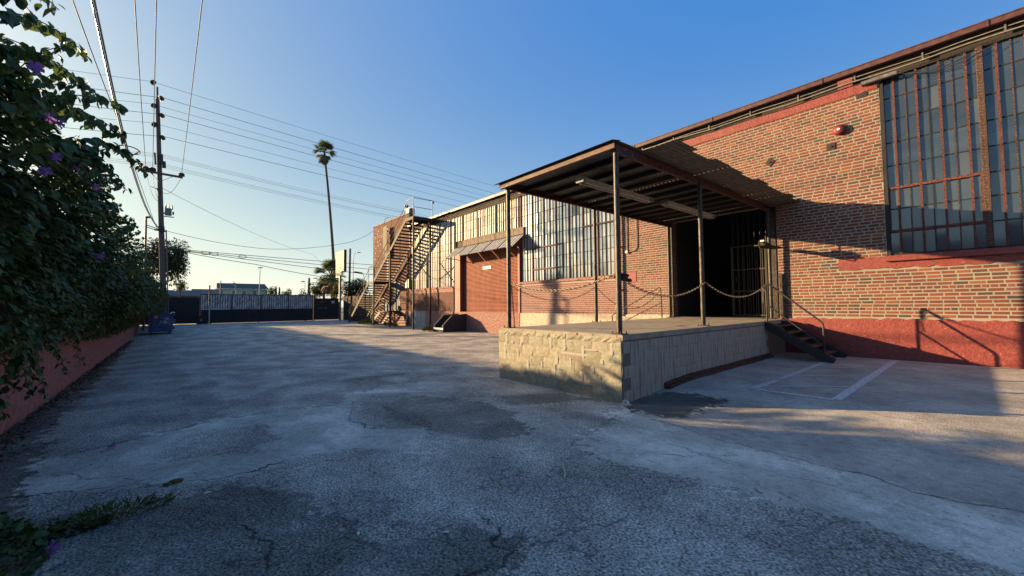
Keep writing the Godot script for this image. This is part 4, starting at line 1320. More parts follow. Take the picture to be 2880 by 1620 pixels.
		for q in [a, e]:
			var c := MB.new(); c.cham(q - Vector3(.03, 0, 0), q + Vector3(.03, 0, 0), .20, .11, .02)
			obj("end_cap", c, M.conduit_grey, T)
		var w := MB.new()
		for q in [.2, .8]:
			var p: Vector3 = a.lerp(e, q)
			w.tube(p, Vector3(p.x - .12, canopy_y(p.x) + .03, p.z), .004, .004, 5); w.tube(p, Vector3(p.x + .12, canopy_y(p.x) + .03, p.z), .004, .004, 5)
		obj("hanger_wire", w, M.wire, T)
	var cord := MB.new(); cord.path([Vector3(8.5, 4.1, -4.93), Vector3(8.7, 4.06, -4.88), Vector3(8.85, 4.08, -4.82), Vector3(9.02, 4.11, -4.79)], .009, 6)
	tag(obj("light_cord", cord, M.wire), "short black cord joining the two fluorescent lights under the canopy", "cord")
	# chains between the posts
	chain("heavy chain slung along the outer short side of the dock", Vector3(5.68, 2.13, -6.72), Vector3(5.70, 2.14, -3.92), .24)
	chain("thin chain slung along the far edge of the dock from its outer corner", Vector3(5.70, 2.08, -6.75), Vector3(9.06, 2.10, -6.95), .36, .7)
	chain("thin chain hanging at the far edge of the dock beside the wall handrail", Vector3(9.14, 2.10, -6.95), Vector3(12.86, 2.10, -7.08), .62, .7)
	chain("heavy chain slung from the corner post to the middle front post", Vector3(5.74, 2.06, -3.87), Vector3(8.96, 2.08, -3.87), .30)
	chain("heavy chain slung from the middle front post to the stair handrail", Vector3(9.05, 2.08, -3.87), Vector3(12.30, 2.11, -3.68), .32)
	chain("loose chain end dangling at the outer far post of the dock", Vector3(5.73, 2.05, -6.70), Vector3(5.78, 1.14, -6.66), 0.0, .8)
	chain("loose chain end dangling from the top of the stair handrail", Vector3(12.28, 2.08, -3.72), Vector3(12.22, 1.62, -3.74), 0.0, .8)
	var wr := MB.new()
	for q in 6: wr.torus(Transform3D(Basis(Vector3.UP, PI / 2) * Basis(Vector3(1, 0, 0), PI / 2 + q * .05), Vector3(5.78, 2.05 + q * .012, -3.87 + .01 * q)), .07, .014, 14, 6)
	wr.cham(Vector3(5.72, 2.06, -3.87), Vector3(6.02, 2.03, -3.86), .07, .06, .02)
	tag(obj("chain_wrap", wr, M.black_plain), "black rubber sleeve round the chain at the corner post", "sleeve")

func chain(label: String, a: Vector3, b: Vector3, sag: float, size := 1.0) -> void:
	var mb := MB.new()
	var L := a.distance_to(b)
	var pitch := .052 * size
	var pts := []
	var n := 200
	for i in n + 1:
		var t := float(i) / n
		pts.append(a.lerp(b, t) - Vector3(0, sag * 4.0 * t * (1.0 - t), 0))
	var acc := 0.0; var k := 0
	for i in n:
		var d: float = pts[i].distance_to(pts[i + 1])
		acc += d
		if acc >= pitch:
			acc = 0.0
			var dir: Vector3 = (pts[i + 1] - pts[i]).normalized()
			var up := Vector3.UP if absf(dir.y) < .9 else Vector3(1, 0, 0)
			var sx := up.cross(dir).normalized(); var uy := dir.cross(sx)
			var bs := Basis(dir, uy, sx) if k % 2 == 0 else Basis(dir, sx, -uy)
			mb.torus(Transform3D(bs, pts[i]), .021 * size, .0075 * size, 10, 5, 1.65)
			k += 1
	tag(obj("chain", mb, M.chain), label, "chain", "chains round the loading dock")

# ------------------------------------------------------------------ stairs by the dock, handrail behind, flood lamp, concrete steps
func build_stairs() -> void:
	var S := thing("dock_stairs", "dark steel stairs with pipe handrail running down from the dock beside the red plinth", "stairs", Vector3(12.3, .1, -2.5))
	var foot := Vector3(0, .11, -2.35); var top := Vector3(0, 1.06, -3.74)
	for x in [12.33, 13.75]:
		var mb := MB.new()
		var d := (top - foot).normalized()
		mb.bar(Vector3(x, 0, 0) + foot - d * .08 + Vector3(0, .06, 0), Vector3(x, 0, 0) + top + Vector3(0, -.02, 0), .018, .22, Vector3(0, 1, 0))
		mb.bar(Vector3(x + .03, 0, 0) + foot + Vector3(0, .165, .0), Vector3(x + .03, 0, 0) + top + Vector3(0, .085, 0), .06, .012, Vector3(0, 1, 0))
		obj("stringer", mb, M.dark_steel, S)
	for i in 5:
		var t := (i + .75) / 5.6
		var p := foot.lerp(top, t)
		var mb := MB.new()
		mb.cham(Vector3(12.35, p.y + .06, p.z - .02), Vector3(13.74, p.y + .06, p.z - .02), .26, .035, .006)
		obj("tread", mb, M.rust_steel, S)
	var hr := MB.new()
	hr.path([Vector3(12.33, 1.02, -3.68), Vector3(12.33, 2.10, -3.68), Vector3(12.33, 2.135, -3.665), Vector3(12.33, 2.145, -3.63), Vector3(12.33, 1.16, -2.52), Vector3(12.33, 1.11, -2.475), Vector3(12.33, 1.05, -2.455), Vector3(12.33, .12, -2.45)], .023, 9)
	hr.tube(Vector3(12.33, 1.58, -3.68), Vector3(12.33, .52, -2.45), .019, .019, 8)
	obj("handrail", hr, M.dark_steel, S)
	# far side handrail
	var R := thing("dock_side_stairs", "black steel stairs with twin pipe handrail leading off the far side of the dock", "stairs", Vector3(12.9, 0.02, -8.3))
	var h2 := MB.new()
	h2.path([Vector3(12.9, 1.14, -7.05), Vector3(12.9, 2.16, -7.08), Vector3(12.9, 2.2, -7.14), Vector3(12.9, 2.15, -7.22), Vector3(12.9, 1.22, -9.05), Vector3(12.9, 1.16, -9.1), Vector3(12.9, .05, -9.12)], .021, 8)
	h2.tube(Vector3(12.9, 1.66, -7.07), Vector3(12.9, .74, -9.1), .018, .018, 8)
	obj("handrail", h2, M.dark_steel, R)
	for x in [12.92, 14.0]:
		var mb := MB.new(); mb.bar(Vector3(x, 1.02, -6.95), Vector3(x, .05, -9.1), .02, .2)
		obj("stringer", mb, M.dark_steel, R)
	for i in 5:
		var mb := MB.new(); mb.cham(Vector3(12.93, .22 + i * .19, -8.8 + i * .4), Vector3(13.99, .22 + i * .19, -8.8 + i * .4), .26, .035, .006)
		obj("tread", mb, M.rust_steel, R)
	# flood lamp strapped to the post
	var Lm := thing("flood_lamp", "dusty shop flood lamp clamped to the canopy post beside the doorway", "lamp", Vector3(13.45, 3.3, -3.87))
	var lb := MB.new()
	lb.cham(Vector3(12.95, 3.36, -3.92), Vector3(13.42, 3.34, -3.90), .18, .07, .02)
	lb.bar(Vector3(12.9, 3.30, -3.98), Vector3(13.95, 3.28, -3.80), .30, .03)
	obj("housing", lb, M.rust_steel, Lm)
	var lg := MB.new(); lg.cham(Vector3(12.98, 3.43, -3.93), Vector3(13.28, 3.425, -3.92), .10, .045, .01)
	obj("lens", lg, M.white_plain, Lm)
	var la := MB.new(); la.path([Vector3(12.86, 3.42, -3.98), Vector3(12.92, 3.22, -3.98), Vector3(13.45, 3.24, -3.90)], .014, 6)
	la.tube(Vector3(13.2, 3.3, -3.9), Vector3(13.2, 3.62, -3.9), .016, .016, 6)
	obj("bracket", la, M.dark_steel, Lm)
	# alarm bell
	var B := thing("alarm_bell", "round red alarm bell on the brick wall near the big window", "alarm bell", Vector3(W, 6.47, -2.27))
	var bm := MB.new()
	var t := Transform3D(Basis(Vector3(0, 0, 1), PI / 2), Vector3(W - .05, 6.47, -2.27))
	bm.lathe(t, [Vector2(.145, 0), Vector2(.15, .02), Vector2(.142, .05), Vector2(.11, .085), Vector2(.06, .105), Vector2(0, .11)], 22)
	obj("gong", bm, M.bell_red, B)
	var bc := MB.new(); bc.lathe(t, [Vector2(.036, .104), Vector2(.034, .116), Vector2(0, .117)], 14)
	obj("hub", bc, M.white_plain, B)
	var bn := MB.new(); bn.lathe(t, [Vector2(.012, .116), Vector2(.010, .124), Vector2(0, .125)], 8)
	obj("nut", bn, M.black_plain, B)
	var bb := MB.new(); bb.cham(Vector3(W - .03, 6.40, -2.27), Vector3(W - .03, 6.54, -2.27), .055, .12, .01, Vector3(0, 0, 1)); bb.box(Vector3(W - .06, 6.37, -2.17), Vector3(W, 6.42, -2.11))
	obj("back_box", bb, M.bell_red, B)
	# concrete steps up to the shutter
	var P := thing("concrete_steps", "dark painted concrete steps with white nosing below the roller shutter", "steps", Vector3(13.3, 0, -21.4))
	var sd := MB.new()
	var prof := [Vector2(12.45, -.05), Vector2(12.45, .42), Vector2(13.1, 1.02), Vector2(W - .06, 1.10), Vector2(W - .06, -.05)]
	for z in [-20.98, -21.12, -22.0, -22.12]:
		var nn := Vector3(0, 0, 1 if z == -20.98 or z == -22.0 else -1)
		for i in range(1, 4): sd.tri(Vector3(prof[0].x, prof[0].y, z), Vector3(prof[i].x, prof[i].y, z), Vector3(prof[i + 1].x, prof[i + 1].y, z), nn)
	for pr in [[-20.98, -21.12], [-22.0, -22.12]]:
		for i in 4:
			var a: Vector2 = prof[i]; var b: Vector2 = prof[(i + 1) % 5]
			sd.quad(Vector3(a.x, a.y, pr[0]), Vector3(b.x, b.y, pr[0]), Vector3(b.x, b.y, pr[1]), Vector3(a.x, a.y, pr[1]), Vector3(a.y - b.y, b.x - a.x, 0))
	obj("cheek_wall", sd, mat("steps_black", lin(.045, .04, .038), .8, TEX.blotch, Vector3.ONE), P)
	for i in 5:
		var mb := MB.new(); mb.box(Vector3(12.5 + i * .28, -.05, -21.99), Vector3(W - .07, .2 * (i + 1), -21.13))
		obj("step", mb, M.steps_black, P)
	var no := MB.new(); no.box(Vector3(12.42, .16, -22.13), Vector3(12.448, .27, -20.97))
	obj("nosing", no, M.white_plain, P)

# ------------------------------------------------------------------ fire escape and entry landing
func flight(parent: Node3D, a: Vector3, b: Vector3, x0: float, x1: float, n: int) -> void:   # a foot, b head; stringers at x0 and x1
	for x in [x0, x1]:
		var mb := MB.new()
		mb.bar(Vector3(x, a.y, a.z), Vector3(x, b.y, b.z), .05, .24)
		obj("stringer", mb, M.rust_steel, parent)
	for i in n:
		var t := (i + .5) / n
		var p := a.lerp(b, t)
		var mb := MB.new()
		mb.box(Vector3(x0 + .03, p.y + .02, p.z - .12), Vector3(x1 - .03, p.y + .05, p.z + .12))
		mb.box(Vector3(x0 + .03, p.y - .03, p.z - .12), Vector3(x1 - .03, p.y + .02, p.z - .11))
		obj("tread", mb, M.rust_steel, parent)
	for x in [x0]:
		for h in [[.62, .017], [1.08, .021]]:
			var mb := MB.new(); mb.tube(Vector3(x, a.y + h[0], a.z), Vector3(x, b.y + h[0], b.z), h[1], h[1], 7)
			obj("rail", mb, M.rust_steel, parent)
		for t in [.02, .34, .67]:
			var p := a.lerp(b, t)
			var mb := MB.new(); mb.tube(Vector3(x, p.y, p.z), Vector3(x, p.y + 1.08, p.z), .02, .02, 7)
			obj("rail_post", mb, M.rust_steel, parent)

func build_fire_escape() -> void:
	var E := thing("fire_escape", "rusty steel fire escape climbing in two flights to the warehouse roof", "fire escape", Vector3(12.5, .1, -31))
	var xo := 12.5; var xi := 13.95
	flight(E, Vector3(xo, .14, -38.15), Vector3(xo, 3.66, -33.2), xo, xi, 18)
	flight(E, Vector3(xo, 3.70, -32.05), Vector3(xo, 7.84, -26.1), xo, xi, 21)
	var l := MB.new()
	for i in 9: l.box(Vector3(xo, 3.66, -33.2 + i * .128), Vector3(xi, 3.70, -33.2 + i * .128 + .10))
	l.bar(Vector3(xo, 3.6, -32.05), Vector3(xi, 3.6, -32.05), .05, .2); l.bar(Vector3(xo, 3.6, -33.2), Vector3(xi, 3.6, -33.2), .05, .2)
	l.bar(Vector3(xo, 3.6, -33.2), Vector3(xo, 3.6, -32.05), .05, .2)
	obj("middle_landing", l, M.rust_steel, E)
	var u := MB.new()
	for i in 9: u.box(Vector3(xo, 7.84, -26.1 + i * .122), Vector3(W - .1, 7.88, -26.1 + i * .122 + .10))
	for z in [-25.02, -26.1]: u.bar(Vector3(xo, 7.76, z), Vector3(W, 7.76, z), .05, .2)
	u.bar(Vector3(xo, 7.76, -26.1), Vector3(xo, 7.76, -25.02), .05, .2)
	obj("top_landing", u, M.rust_steel, E)
	for p in [[xo, -25.02, 7.7], [13.85, -25.1, 7.7], [xo, -28.86, 5.9], [xo, -32.1, 4.8], [xi, -32.05, 3.6], [xi, -28.86, 5.9]]:
		var mb := MB.new(); mb.cham(Vector3(p[0], gy(p[0], p[1]), p[1]), Vector3(p[0], p[2], p[1]), .11, .11, .012, Vector3(0, 0, 1))
		obj("column", mb, M.rust_steel, E)
	for b in [[xo, 4.9, 13.85, 3.6], [xo, 3.75, 13.85, 4.85]]:
		var mb := MB.new(); mb.bar(Vector3(b[0], b[1], -25.06), Vector3(b[2], b[3], -25.06), .05, .05)
		obj("brace", mb, M.dark_steel, E)
	for h in [8.52, 9.15]:
		var mb := MB.new()
		mb.path([Vector3(xo, h - .02, -26.1), Vector3(xo, h, -25.05), Vector3(xo + .03, h, -25.02), Vector3(13.95, h, -25.02)], .021, 7)
		obj("rail", mb, M.galv, E)
		var m2 := MB.new()
		m2.path([Vector3(xo, h - 4.2, -33.2), Vector3(xo, h - 4.18, -32.05)], .021, 7)
		obj("rail", m2, M.rust_steel, E)
		var m3 := MB.new()
		m3.path([Vector3(xo, h - 4.2, -33.2), Vector3(xi, h - 4.2, -33.2)], .021, 7)
		obj("rail", m3, M.rust_steel, E)
	for p in [[xo, -26.1, 7.84, 9.15], [xo, -25.02, 7.84, 9.15], [13.95, -25.02, 7.84, 9.15], [xo, -33.2, 3.66, 4.96], [xo, -32.1, 3.66, 4.96]]:
		var mb := MB.new(); mb.tube(Vector3(p[0], p[2], p[1]), Vector3(p[0], p[3], p[1]), .022, .022, 7)
		obj("rail_post", mb, M.galv if p[1] > -30 else M.rust_steel, E)
	var fl := MB.new(); fl.ball(Vector3(14.02, 9.05, -25.0), Vector3(.10, .08, .10), 10, 6)
	obj("roof_lamp", fl, M.galv, E)
	# small landing at the blue door
	var L := thing("door_landing", "low steel landing with steps on both sides in front of the blue door", "steps", Vector3(13.7, .1, -31.4))
	var x0 := 13.1; var x1 := W - .06
	var d := MB.new(); d.box(Vector3(x0, 1.16, -32.3), Vector3(x1, 1.24, -30.7)); obj("platform", d, M.rust_steel, L)
	for s in [[-30.7, -28.9, 1], [-32.3, -34.2, -1]]:
		for x in [x0, x1 - .03]:
			var mb := MB.new(); mb.bar(Vector3(x, 1.14, s[0]), Vector3(x, .1, s[1]), .03, .22); obj("stringer", mb, M.dark_steel, L)
		for i in 5:
			var zz := lerpf(s[0], s[1], (i + .6) / 5.4); var yy := lerpf(1.16, .12, (i + .6) / 5.4)
			var mb := MB.new(); mb.box(Vector3(x0 + .02, yy, zz - .13), Vector3(x1 - .04, yy + .035, zz + .13)); obj("tread", mb, M.rust_steel, L)
	var h := MB.new()
	for o in [0.0, .48]:
		h.path([Vector3(x0, .75 - o * .3, -34.3), Vector3(x0, 1.1 - o * .4, -34.15), Vector3(x0, 2.22 - o, -32.3), Vector3(x0, 2.24 - o, -31.3)], .02, 7)
	h.path([Vector3(x0, 2.24, -31.3), Vector3(x0, 1.3, -29.9)], .02, 7)
	for z in [-32.3, -31.3]: h.tube(Vector3(x0, 1.2, z), Vector3(x0, 2.24, z), .02, .02, 7)
	h.tube(Vector3(x0, .1, -34.25), Vector3(x0, 1.1, -34.15), .02, .02, 7)
	obj("handrail", h, M.galv, L)
	var bx := MB.new(); bx.cham(Vector3(13.6, 1.25, -31.9), Vector3(13.6, 1.85, -31.9), .26, .3, .02, Vector3(0, 0, 1)); bx.cham(Vector3(13.65, 1.25, -31.55), Vector3(13.65, 1.7, -31.55), .2, .26, .02, Vector3(0, 0, 1))
	tag(obj("stacked_boxes", bx, M.white_patch), "pale cartons standing on the landing before the blue door", "boxes")

# ------------------------------------------------------------------ pink wall and hedges
func build_pink_wall() -> void:
	var P := thing("pink_wall", "low faded pink stucco wall below the overgrown hedge", "wall", Vector3(-1.65, 0, -15))
	var mb := MB.new()
	var rg := RandomNumberGenerator.new(); rg.seed = 61
	var n := 60
	var prev := []
	for i in n + 1:
		var z := lerpf(6.0, -35.0, float(i) / n)
		var h := 1.24 + rg.randf_range(-.012, .012)
		var x := -1.65 + rg.randf_range(-.006, .006)
		var y := gy(-1.6, z) - .1
		var cur := [Vector3(x, y, z), Vector3(x, h - .015, z), Vector3(x - .015, h, z), Vector3(x - .20, h, z), Vector3(x - .20, y, z)]
		if i > 0:
			var nn := [Vector3(1, 0, 0), Vector3(1, 1, 0), Vector3(0, 1, 0), Vector3(-1, 0, 0)]
			for q in 4: mb.quad(prev[q], cur[q], cur[q + 1], prev[q + 1], nn[q])
		if i == 0 or i == n:
			mb.quad(cur[0], cur[1], cur[3], cur[4], Vector3(0, 0, 1 if i == 0 else -1))
		prev = cur
	obj("stucco", mb, M.pink_wall, P)

func leaf_mesh(wd: float, droop: float) -> ArrayMesh:      # base at the origin, tip along +z, upper face +y
	var mb := MB.new()
	var mid := Vector3(0, .0, .42); var tip := Vector3(0, -droop, 1.0); var b := Vector3.ZERO
	for s in [-1.0, 1.0]:
		var l1 := Vector3(s * wd * .8, .06, .16); var l2 := Vector3(s * wd, .05, .45); var l3 := Vector3(s * wd * .5, -droop * .5 + .02, .78)
		mb.tri(b, l1, mid, Vector3.UP); mb.tri(l1, l2, mid, Vector3.UP); mb.tri(mid, l2, l3, Vector3.UP); mb.tri(mid, l3, tip, Vector3.UP)
	return mb.mesh()

func leaf_basis(out_dir: Vector3, rg: RandomNumberGenerator, droop: float, size: float) -> Basis:
	var d := (out_dir + Vector3(rg.randf_range(-.8, .8), rg.randf_range(-.5, .5) - droop, rg.randf_range(-.8, .8))).normalized()
	var up := (Vector3.UP * .7 + out_dir * .6 + Vector3(rg.randf_range(-.5, .5), rg.randf_range(-.3, .3), rg.randf_range(-.5, .5))).normalized()
	var sx := up.cross(d)
	if sx.length() < .05: sx = Vector3(1, 0, 0)
	sx = sx.normalized()
	return Basis(sx, d.cross(sx), d).scaled(Vector3.ONE * size)

func hedge_top(z: float) -> float: return lerpf(3.36, 2.72, smoothstep(-10.5, -13.5, z))
func hedge_front(y: float, z: float) -> float:      # x of the hedge's face towards the yard
	var far := smoothstep(-10.5, -13.5, z)
	y = y * 3.3 / hedge_top(z) if y > 1.5 else y
	var k := [[.9, -1.52], [1.15, -1.38], [1.5, -1.12], [2.0, -.90], [2.6, -.76], [3.0, -.80], [3.25, -1.05], [3.5, -1.6]]
	var x := -1.6
	if y <= .9: x = -1.52
	for i in k.size() - 1:
		if y >= k[i][0] and y <= k[i + 1][0]: x = lerpf(k[i][1], k[i + 1][1], (y - k[i][0]) / (k[i + 1][0] - k[i][0]))
	return x + far * .22 * smoothstep(1.1, 2.2, y)

func leaf_col(rg: RandomNumberGenerator, a: Color, b: Color) -> Color:
	var c := a.lerp(b, rg.randf())
	return c * rg.randf_range(.7, 1.25)

func build_hedges() -> void:
	var rg := RandomNumberGenerator.new(); rg.seed = 71
	var nz := FastNoiseLite.new(); nz.seed = 5; nz.frequency = .9; nz.fractal_octaves = 3
	var H := thing("trumpet_vine_hedge", "tall dark flowering vine hedge with purple trumpet blooms spilling over the pink wall", "hedge", Vector3(-1.9, 1.0, -7))
	var lm := leaf_mesh(.36, .16)
	var xf := []; var cs := []
	var ca := Color(.040, .082, .032); var cb := Color(.078, .13, .042)
	for i in 26000:
		var z := -1.2 - 15.0 * pow(rg.randf(), 1.25)
		var y := rg.randf_range(.95, hedge_top(z) + .1)
		var b := nz.get_noise_3d(z * 1.1, y * 1.3, 0) * .34 + nz.get_noise_3d(z * 4.0, y * 4.0, 9) * .16
		var low := .12 if z > -6.5 else 0.0
		y -= low * 3.0 * smoothstep(1.7, 1.0, y) * rg.randf()
		var x := hedge_front(y, z) + b - absf(rg.randfn(0, .13))
		if y < 1.25 and nz.get_noise_2d(z * 2.2, 40) < (-.12 if z > -9 else -.25) + (1.25 - y) * 1.1: continue
		var out := Vector3(.9, .25 if y < 2.9 else .8, rg.randf_range(-.3, .5))
		var size := rg.randf_range(.05, .095) * (1.0 if z > -9 else .95)
		xf.append(Transform3D(leaf_basis(out, rg, .75, size), Vector3(x, y, z)))
		var c := leaf_col(rg, ca, cb)
		if rg.randf() < .03: c = Color(.12, .14, .03)
		cs.append(c)
	for i in 9500:       # top of the hedge
		var z := -1.2 - 15.0 * pow(rg.randf(), 1.2)
		var x := rg.randf_range(-2.8, -.95)
		var y := hedge_top(z) - .05 + nz.get_noise_2d(x * 2, z * 1.4) * .36 - absf(rg.randfn(0, .08))
		xf.append(Transform3D(leaf_basis(Vector3(.5, .5, rg.randf_range(-.8, .8)), rg, .4, rg.randf_range(.05, .095)), Vector3(x, y, z)))
		cs.append(leaf_col(rg, ca, cb))
	# sprays that stand out against the sky, and strands that hang over the wall
	var sprays := []
	for s in [[-.85, 2.9, -2.9, -.52, 3.46, -4.15], [-.8, 2.9, -2.4, -.52, 3.25, -3.2], [-.9, 2.95, -3.3, -.50, 3.30, -4.4], [-.75, 2.85, -3.7, -.32, 3.18, -4.25], [-.78, 2.8, -3.6, -.34, 3.02, -4.45], [-.72, 2.75, -4.2, -.26, 3.13, -6.0], [-.8, 2.85, -4.6, -.44, 2.95, -6.2], [-.8, 2.7, -4.3, -.46, 2.80, -5.4], [-.95, 3.1, -2.2, -.66, 3.52, -3.0], [-1.0, 3.2, -5.0, -.7, 3.55, -6.0], [-.85, 2.6, -4.0, -.55, 2.75, -4.9]]:
		sprays.append([Vector3(s[0], s[1], s[2]), Vector3(s[3], s[4], s[5]), .0])
	for i in 80:
		var z := -2.0 - 12.0 * pow(rg.randf(), 1.6)
		var y := rg.randf_range(2.7, 3.25) - 3.25 + hedge_top(z)
		var x := hedge_front(y, z)
		sprays.append([Vector3(x - .1, y, z), Vector3(x + rg.randf_range(.05, .28), y + rg.randf_range(.05, .38), z - rg.randf_range(-.3, .5)), .0])
	for i in 16:
		var z := -2.6 - rg.randf() * 6.0
		sprays.append([Vector3(-1.15, rg.randf_range(1.2, 1.6), z), Vector3(rg.randf_range(-1.45, -1.0), rg.randf_range(.6, .95), z - rg.randf_range(-.1, .4)), .0])
	sprays.append([Vector3(-1.0, 1.6, -3.6), Vector3(-.92, .86, -4.3), 0.0]); sprays.append([Vector3(-1.05, 1.5, -4.2), Vector3(-.98, .78, -4.9), 0.0])
	var tw := MB.new()
	for s in sprays:
		var a: Vector3 = s[0]; var b: Vector3 = s[1]
		var L := a.distance_to(b)
		var pts := []
		for i in 9:
			var t := i / 8.0
			pts.append(a.lerp(b, t) + Vector3(0, sin(t * PI) * L * .10, 0) + Vector3(rg.randf(), rg.randf(), rg.randf()) * .012)
		tw.path(pts, .0035, 4)
		var n := int(L / .017)
		for i in n:
			var t := (i + .5) / n
			var p: Vector3 = pts[int(t * 8)].lerp(pts[mini(8, int(t * 8) + 1)], fmod(t * 8.0, 1.0))
			var side := (b - a).cross(Vector3.UP).normalized() * (1.0 if i % 2 else -1.0)
			var sz := rg.randf_range(.055, .11) * (1.0 - .3 * t)
			xf.append(Transform3D(leaf_basis((side + Vector3(0, -.7, rg.randf_range(-.6, .6))).normalized(), rg, .6, sz), p + Vector3(rg.randfn(0, .015), rg.randfn(0, .015), rg.randfn(0, .015))))
			cs.append(leaf_col(rg, ca, cb))
	# the nearest leaves are parts of their own
	var order := []
	for i in xf.size():
		var p: Vector3 = xf[i].origin - Vector3(0, 1.62, 0)
		var sx := p.x * .759 + p.z * .651     # right of the view axis
		var dp := p.x * .651 - p.z * .759
		if dp > .6 and absf(sx / dp) < 1.28 and p.x > hedge_front(p.y + 1.62, p.z) - .06: order.append([p.length(), i])
	order.sort_custom(func(q, w): return q[0] < w[0])
	var taken := {}
	var lms := []
	for i in 6:
		var m := mat("leaf_tone%d" % i, leaf_col(rg, ca, cb).linear_to_srgb(), .55)
		m.metallic_specular = .28
		m.backlight_enabled = true; m.backlight = lin(.055, .085, .02); lms.append(m)
	for i in mini(300, order.size()):
		var k: int = order[i][1]; taken[k] = true
		var o := obj("leaf", lm, lms[rg.randi() % 6], H)
		o.transform = Transform3D(xf[k].basis, xf[k].origin - H.position)
	var xa := []; var cc := []
	for i in xf.size():
		if not taken.has(i): xa.append(xf[i]); cc.append(cs[i])
	multi("foliage", lm, M.leaf_dark, xa, cc, H)
	stuff(obj("twigs", tw, M.twig, H))
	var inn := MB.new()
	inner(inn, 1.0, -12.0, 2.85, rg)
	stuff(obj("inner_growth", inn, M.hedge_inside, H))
	var fpos := [[2.38, -6.86], [2.9, -3.5], [2.65, -3.9], [2.8, -5.2], [2.95, -3.6], [2.9, -4.1], [2.72, -4.5], [1.5, -8.6], [3.0, -3.3], [2.75, -5.8], [2.55, -3.8], [2.2, -5.0], [2.05, -3.7]]
	fpos = [[2.26, -6.87], [3.08, -3.63], [2.60, -3.82], [2.85, -5.12], [2.80, -3.66], [2.88, -3.99], [2.73, -4.55], [2.98, -3.38], [2.83, -5.61], [2.48, -3.73]]
	for q in fpos.size():
		var s = fpos[q]
		var x := hedge_front(s[0], s[1]) + .17
		flower(H, Vector3(x, s[0], s[1]), Vector3(rg.randf_range(.5, 1), rg.randf_range(-.5, .1), rg.randf_range(-.2, .8)), .05 if q > 0 else .085)
	# finer, paler hedge further along
	var G := thing("feathery_hedge", "dense feathery pale green hedge along the far half of the pink wall", "hedge", Vector3(-1.9, 1.0, -24))
	var fm := leaf_mesh(.13, .3)
	xf = []; cs = []
	var fa := Color(.060, .085, .030); var fb := Color(.10, .125, .042)
	for i in 34000:
		var z := -12.5 - 32.0 * pow(rg.randf(), 1.3)
		var y := rg.randf_range(.9, hedge_top(z))
		if z > -15.5 and rg.randf() > (-12.5 - z) / 3.0: continue
		var b := nz.get_noise_3d(z * .9, y * .7, 30) * .38 + nz.get_noise_3d(z * 3.0, y * 3.0, 9) * .12
		var x := hedge_front(y, z) + b - absf(rg.randfn(0, .14)) + .05
		if y < 1.15 and nz.get_noise_2d(z * 1.5, 80) < -.1: continue
		var sz := rg.randf_range(.10, .18)
		xf.append(Transform3D(leaf_basis(Vector3(.8, .2, rg.randf_range(-.6, .6)), rg, .9, sz), Vector3(x, y, z)))
		cs.append(leaf_col(rg, fa, fb))
	for i in 8000:
		var z := -14.0 - 31.0 * rg.randf()
		var x := rg.randf_range(-2.6, -.7)
		var y := hedge_top(z) - .06 + nz.get_noise_2d(x * 2, z * 1.0) * .3 - absf(rg.randfn(0, .1)) + maxf(0, rg.randfn(-.1, .12))
		xf.append(Transform3D(leaf_basis(Vector3(.3, .8, rg.randf_range(-.6, .6)), rg, .1, rg.randf_range(.10, .2)), Vector3(x, y, z)))
		cs.append(leaf_col(rg, fa, fb))
	multi("foliage", fm, M.leaf_feather, xf, cs, G)
	var in2 := MB.new()
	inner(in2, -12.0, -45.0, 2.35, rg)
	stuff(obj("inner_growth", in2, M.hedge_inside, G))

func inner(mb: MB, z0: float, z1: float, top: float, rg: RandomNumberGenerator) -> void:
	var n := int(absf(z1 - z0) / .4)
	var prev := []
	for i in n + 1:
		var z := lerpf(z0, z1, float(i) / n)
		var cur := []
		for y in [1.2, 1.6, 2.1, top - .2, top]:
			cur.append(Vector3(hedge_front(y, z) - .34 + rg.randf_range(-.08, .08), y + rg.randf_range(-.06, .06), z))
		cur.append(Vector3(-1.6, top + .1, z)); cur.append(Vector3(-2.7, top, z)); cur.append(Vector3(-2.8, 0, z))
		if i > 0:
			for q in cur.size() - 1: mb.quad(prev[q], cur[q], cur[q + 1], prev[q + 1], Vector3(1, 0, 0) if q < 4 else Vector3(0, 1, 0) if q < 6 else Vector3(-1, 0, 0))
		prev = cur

func flower(parent: Node3D, at: Vector3, dir: Vector3, size: float) -> void:
	var mb := MB.new()
	dir = dir.normalized()
	var sx := Vector3.UP.cross(dir).normalized(); var uy := dir.cross(sx)
	mb.tube(at - dir * size * 1.1, at, size * .10, size * .28, 8, false)
	for i in 5:
		var a := TAU * i / 5.0
		var p0 := at + (sx * cos(a - .55) + uy * sin(a - .55)) * size * .28
		var p1 := at + (sx * cos(a + .55) + uy * sin(a + .55)) * size * .28
		var q0 := at + dir * size * .22 + (sx * cos(a - .42) + uy * sin(a - .42)) * size * .62
		var q1 := at + dir * size * .18 + (sx * cos(a + .42) + uy * sin(a + .42)) * size * .62
		var m := at + dir * size * .12 + (sx * cos(a) + uy * sin(a)) * size * .80
		mb.quad(p0, p1, q1, q0, dir); mb.tri(q0, q1, m, dir)
	obj("flower", mb, M.petal, parent)

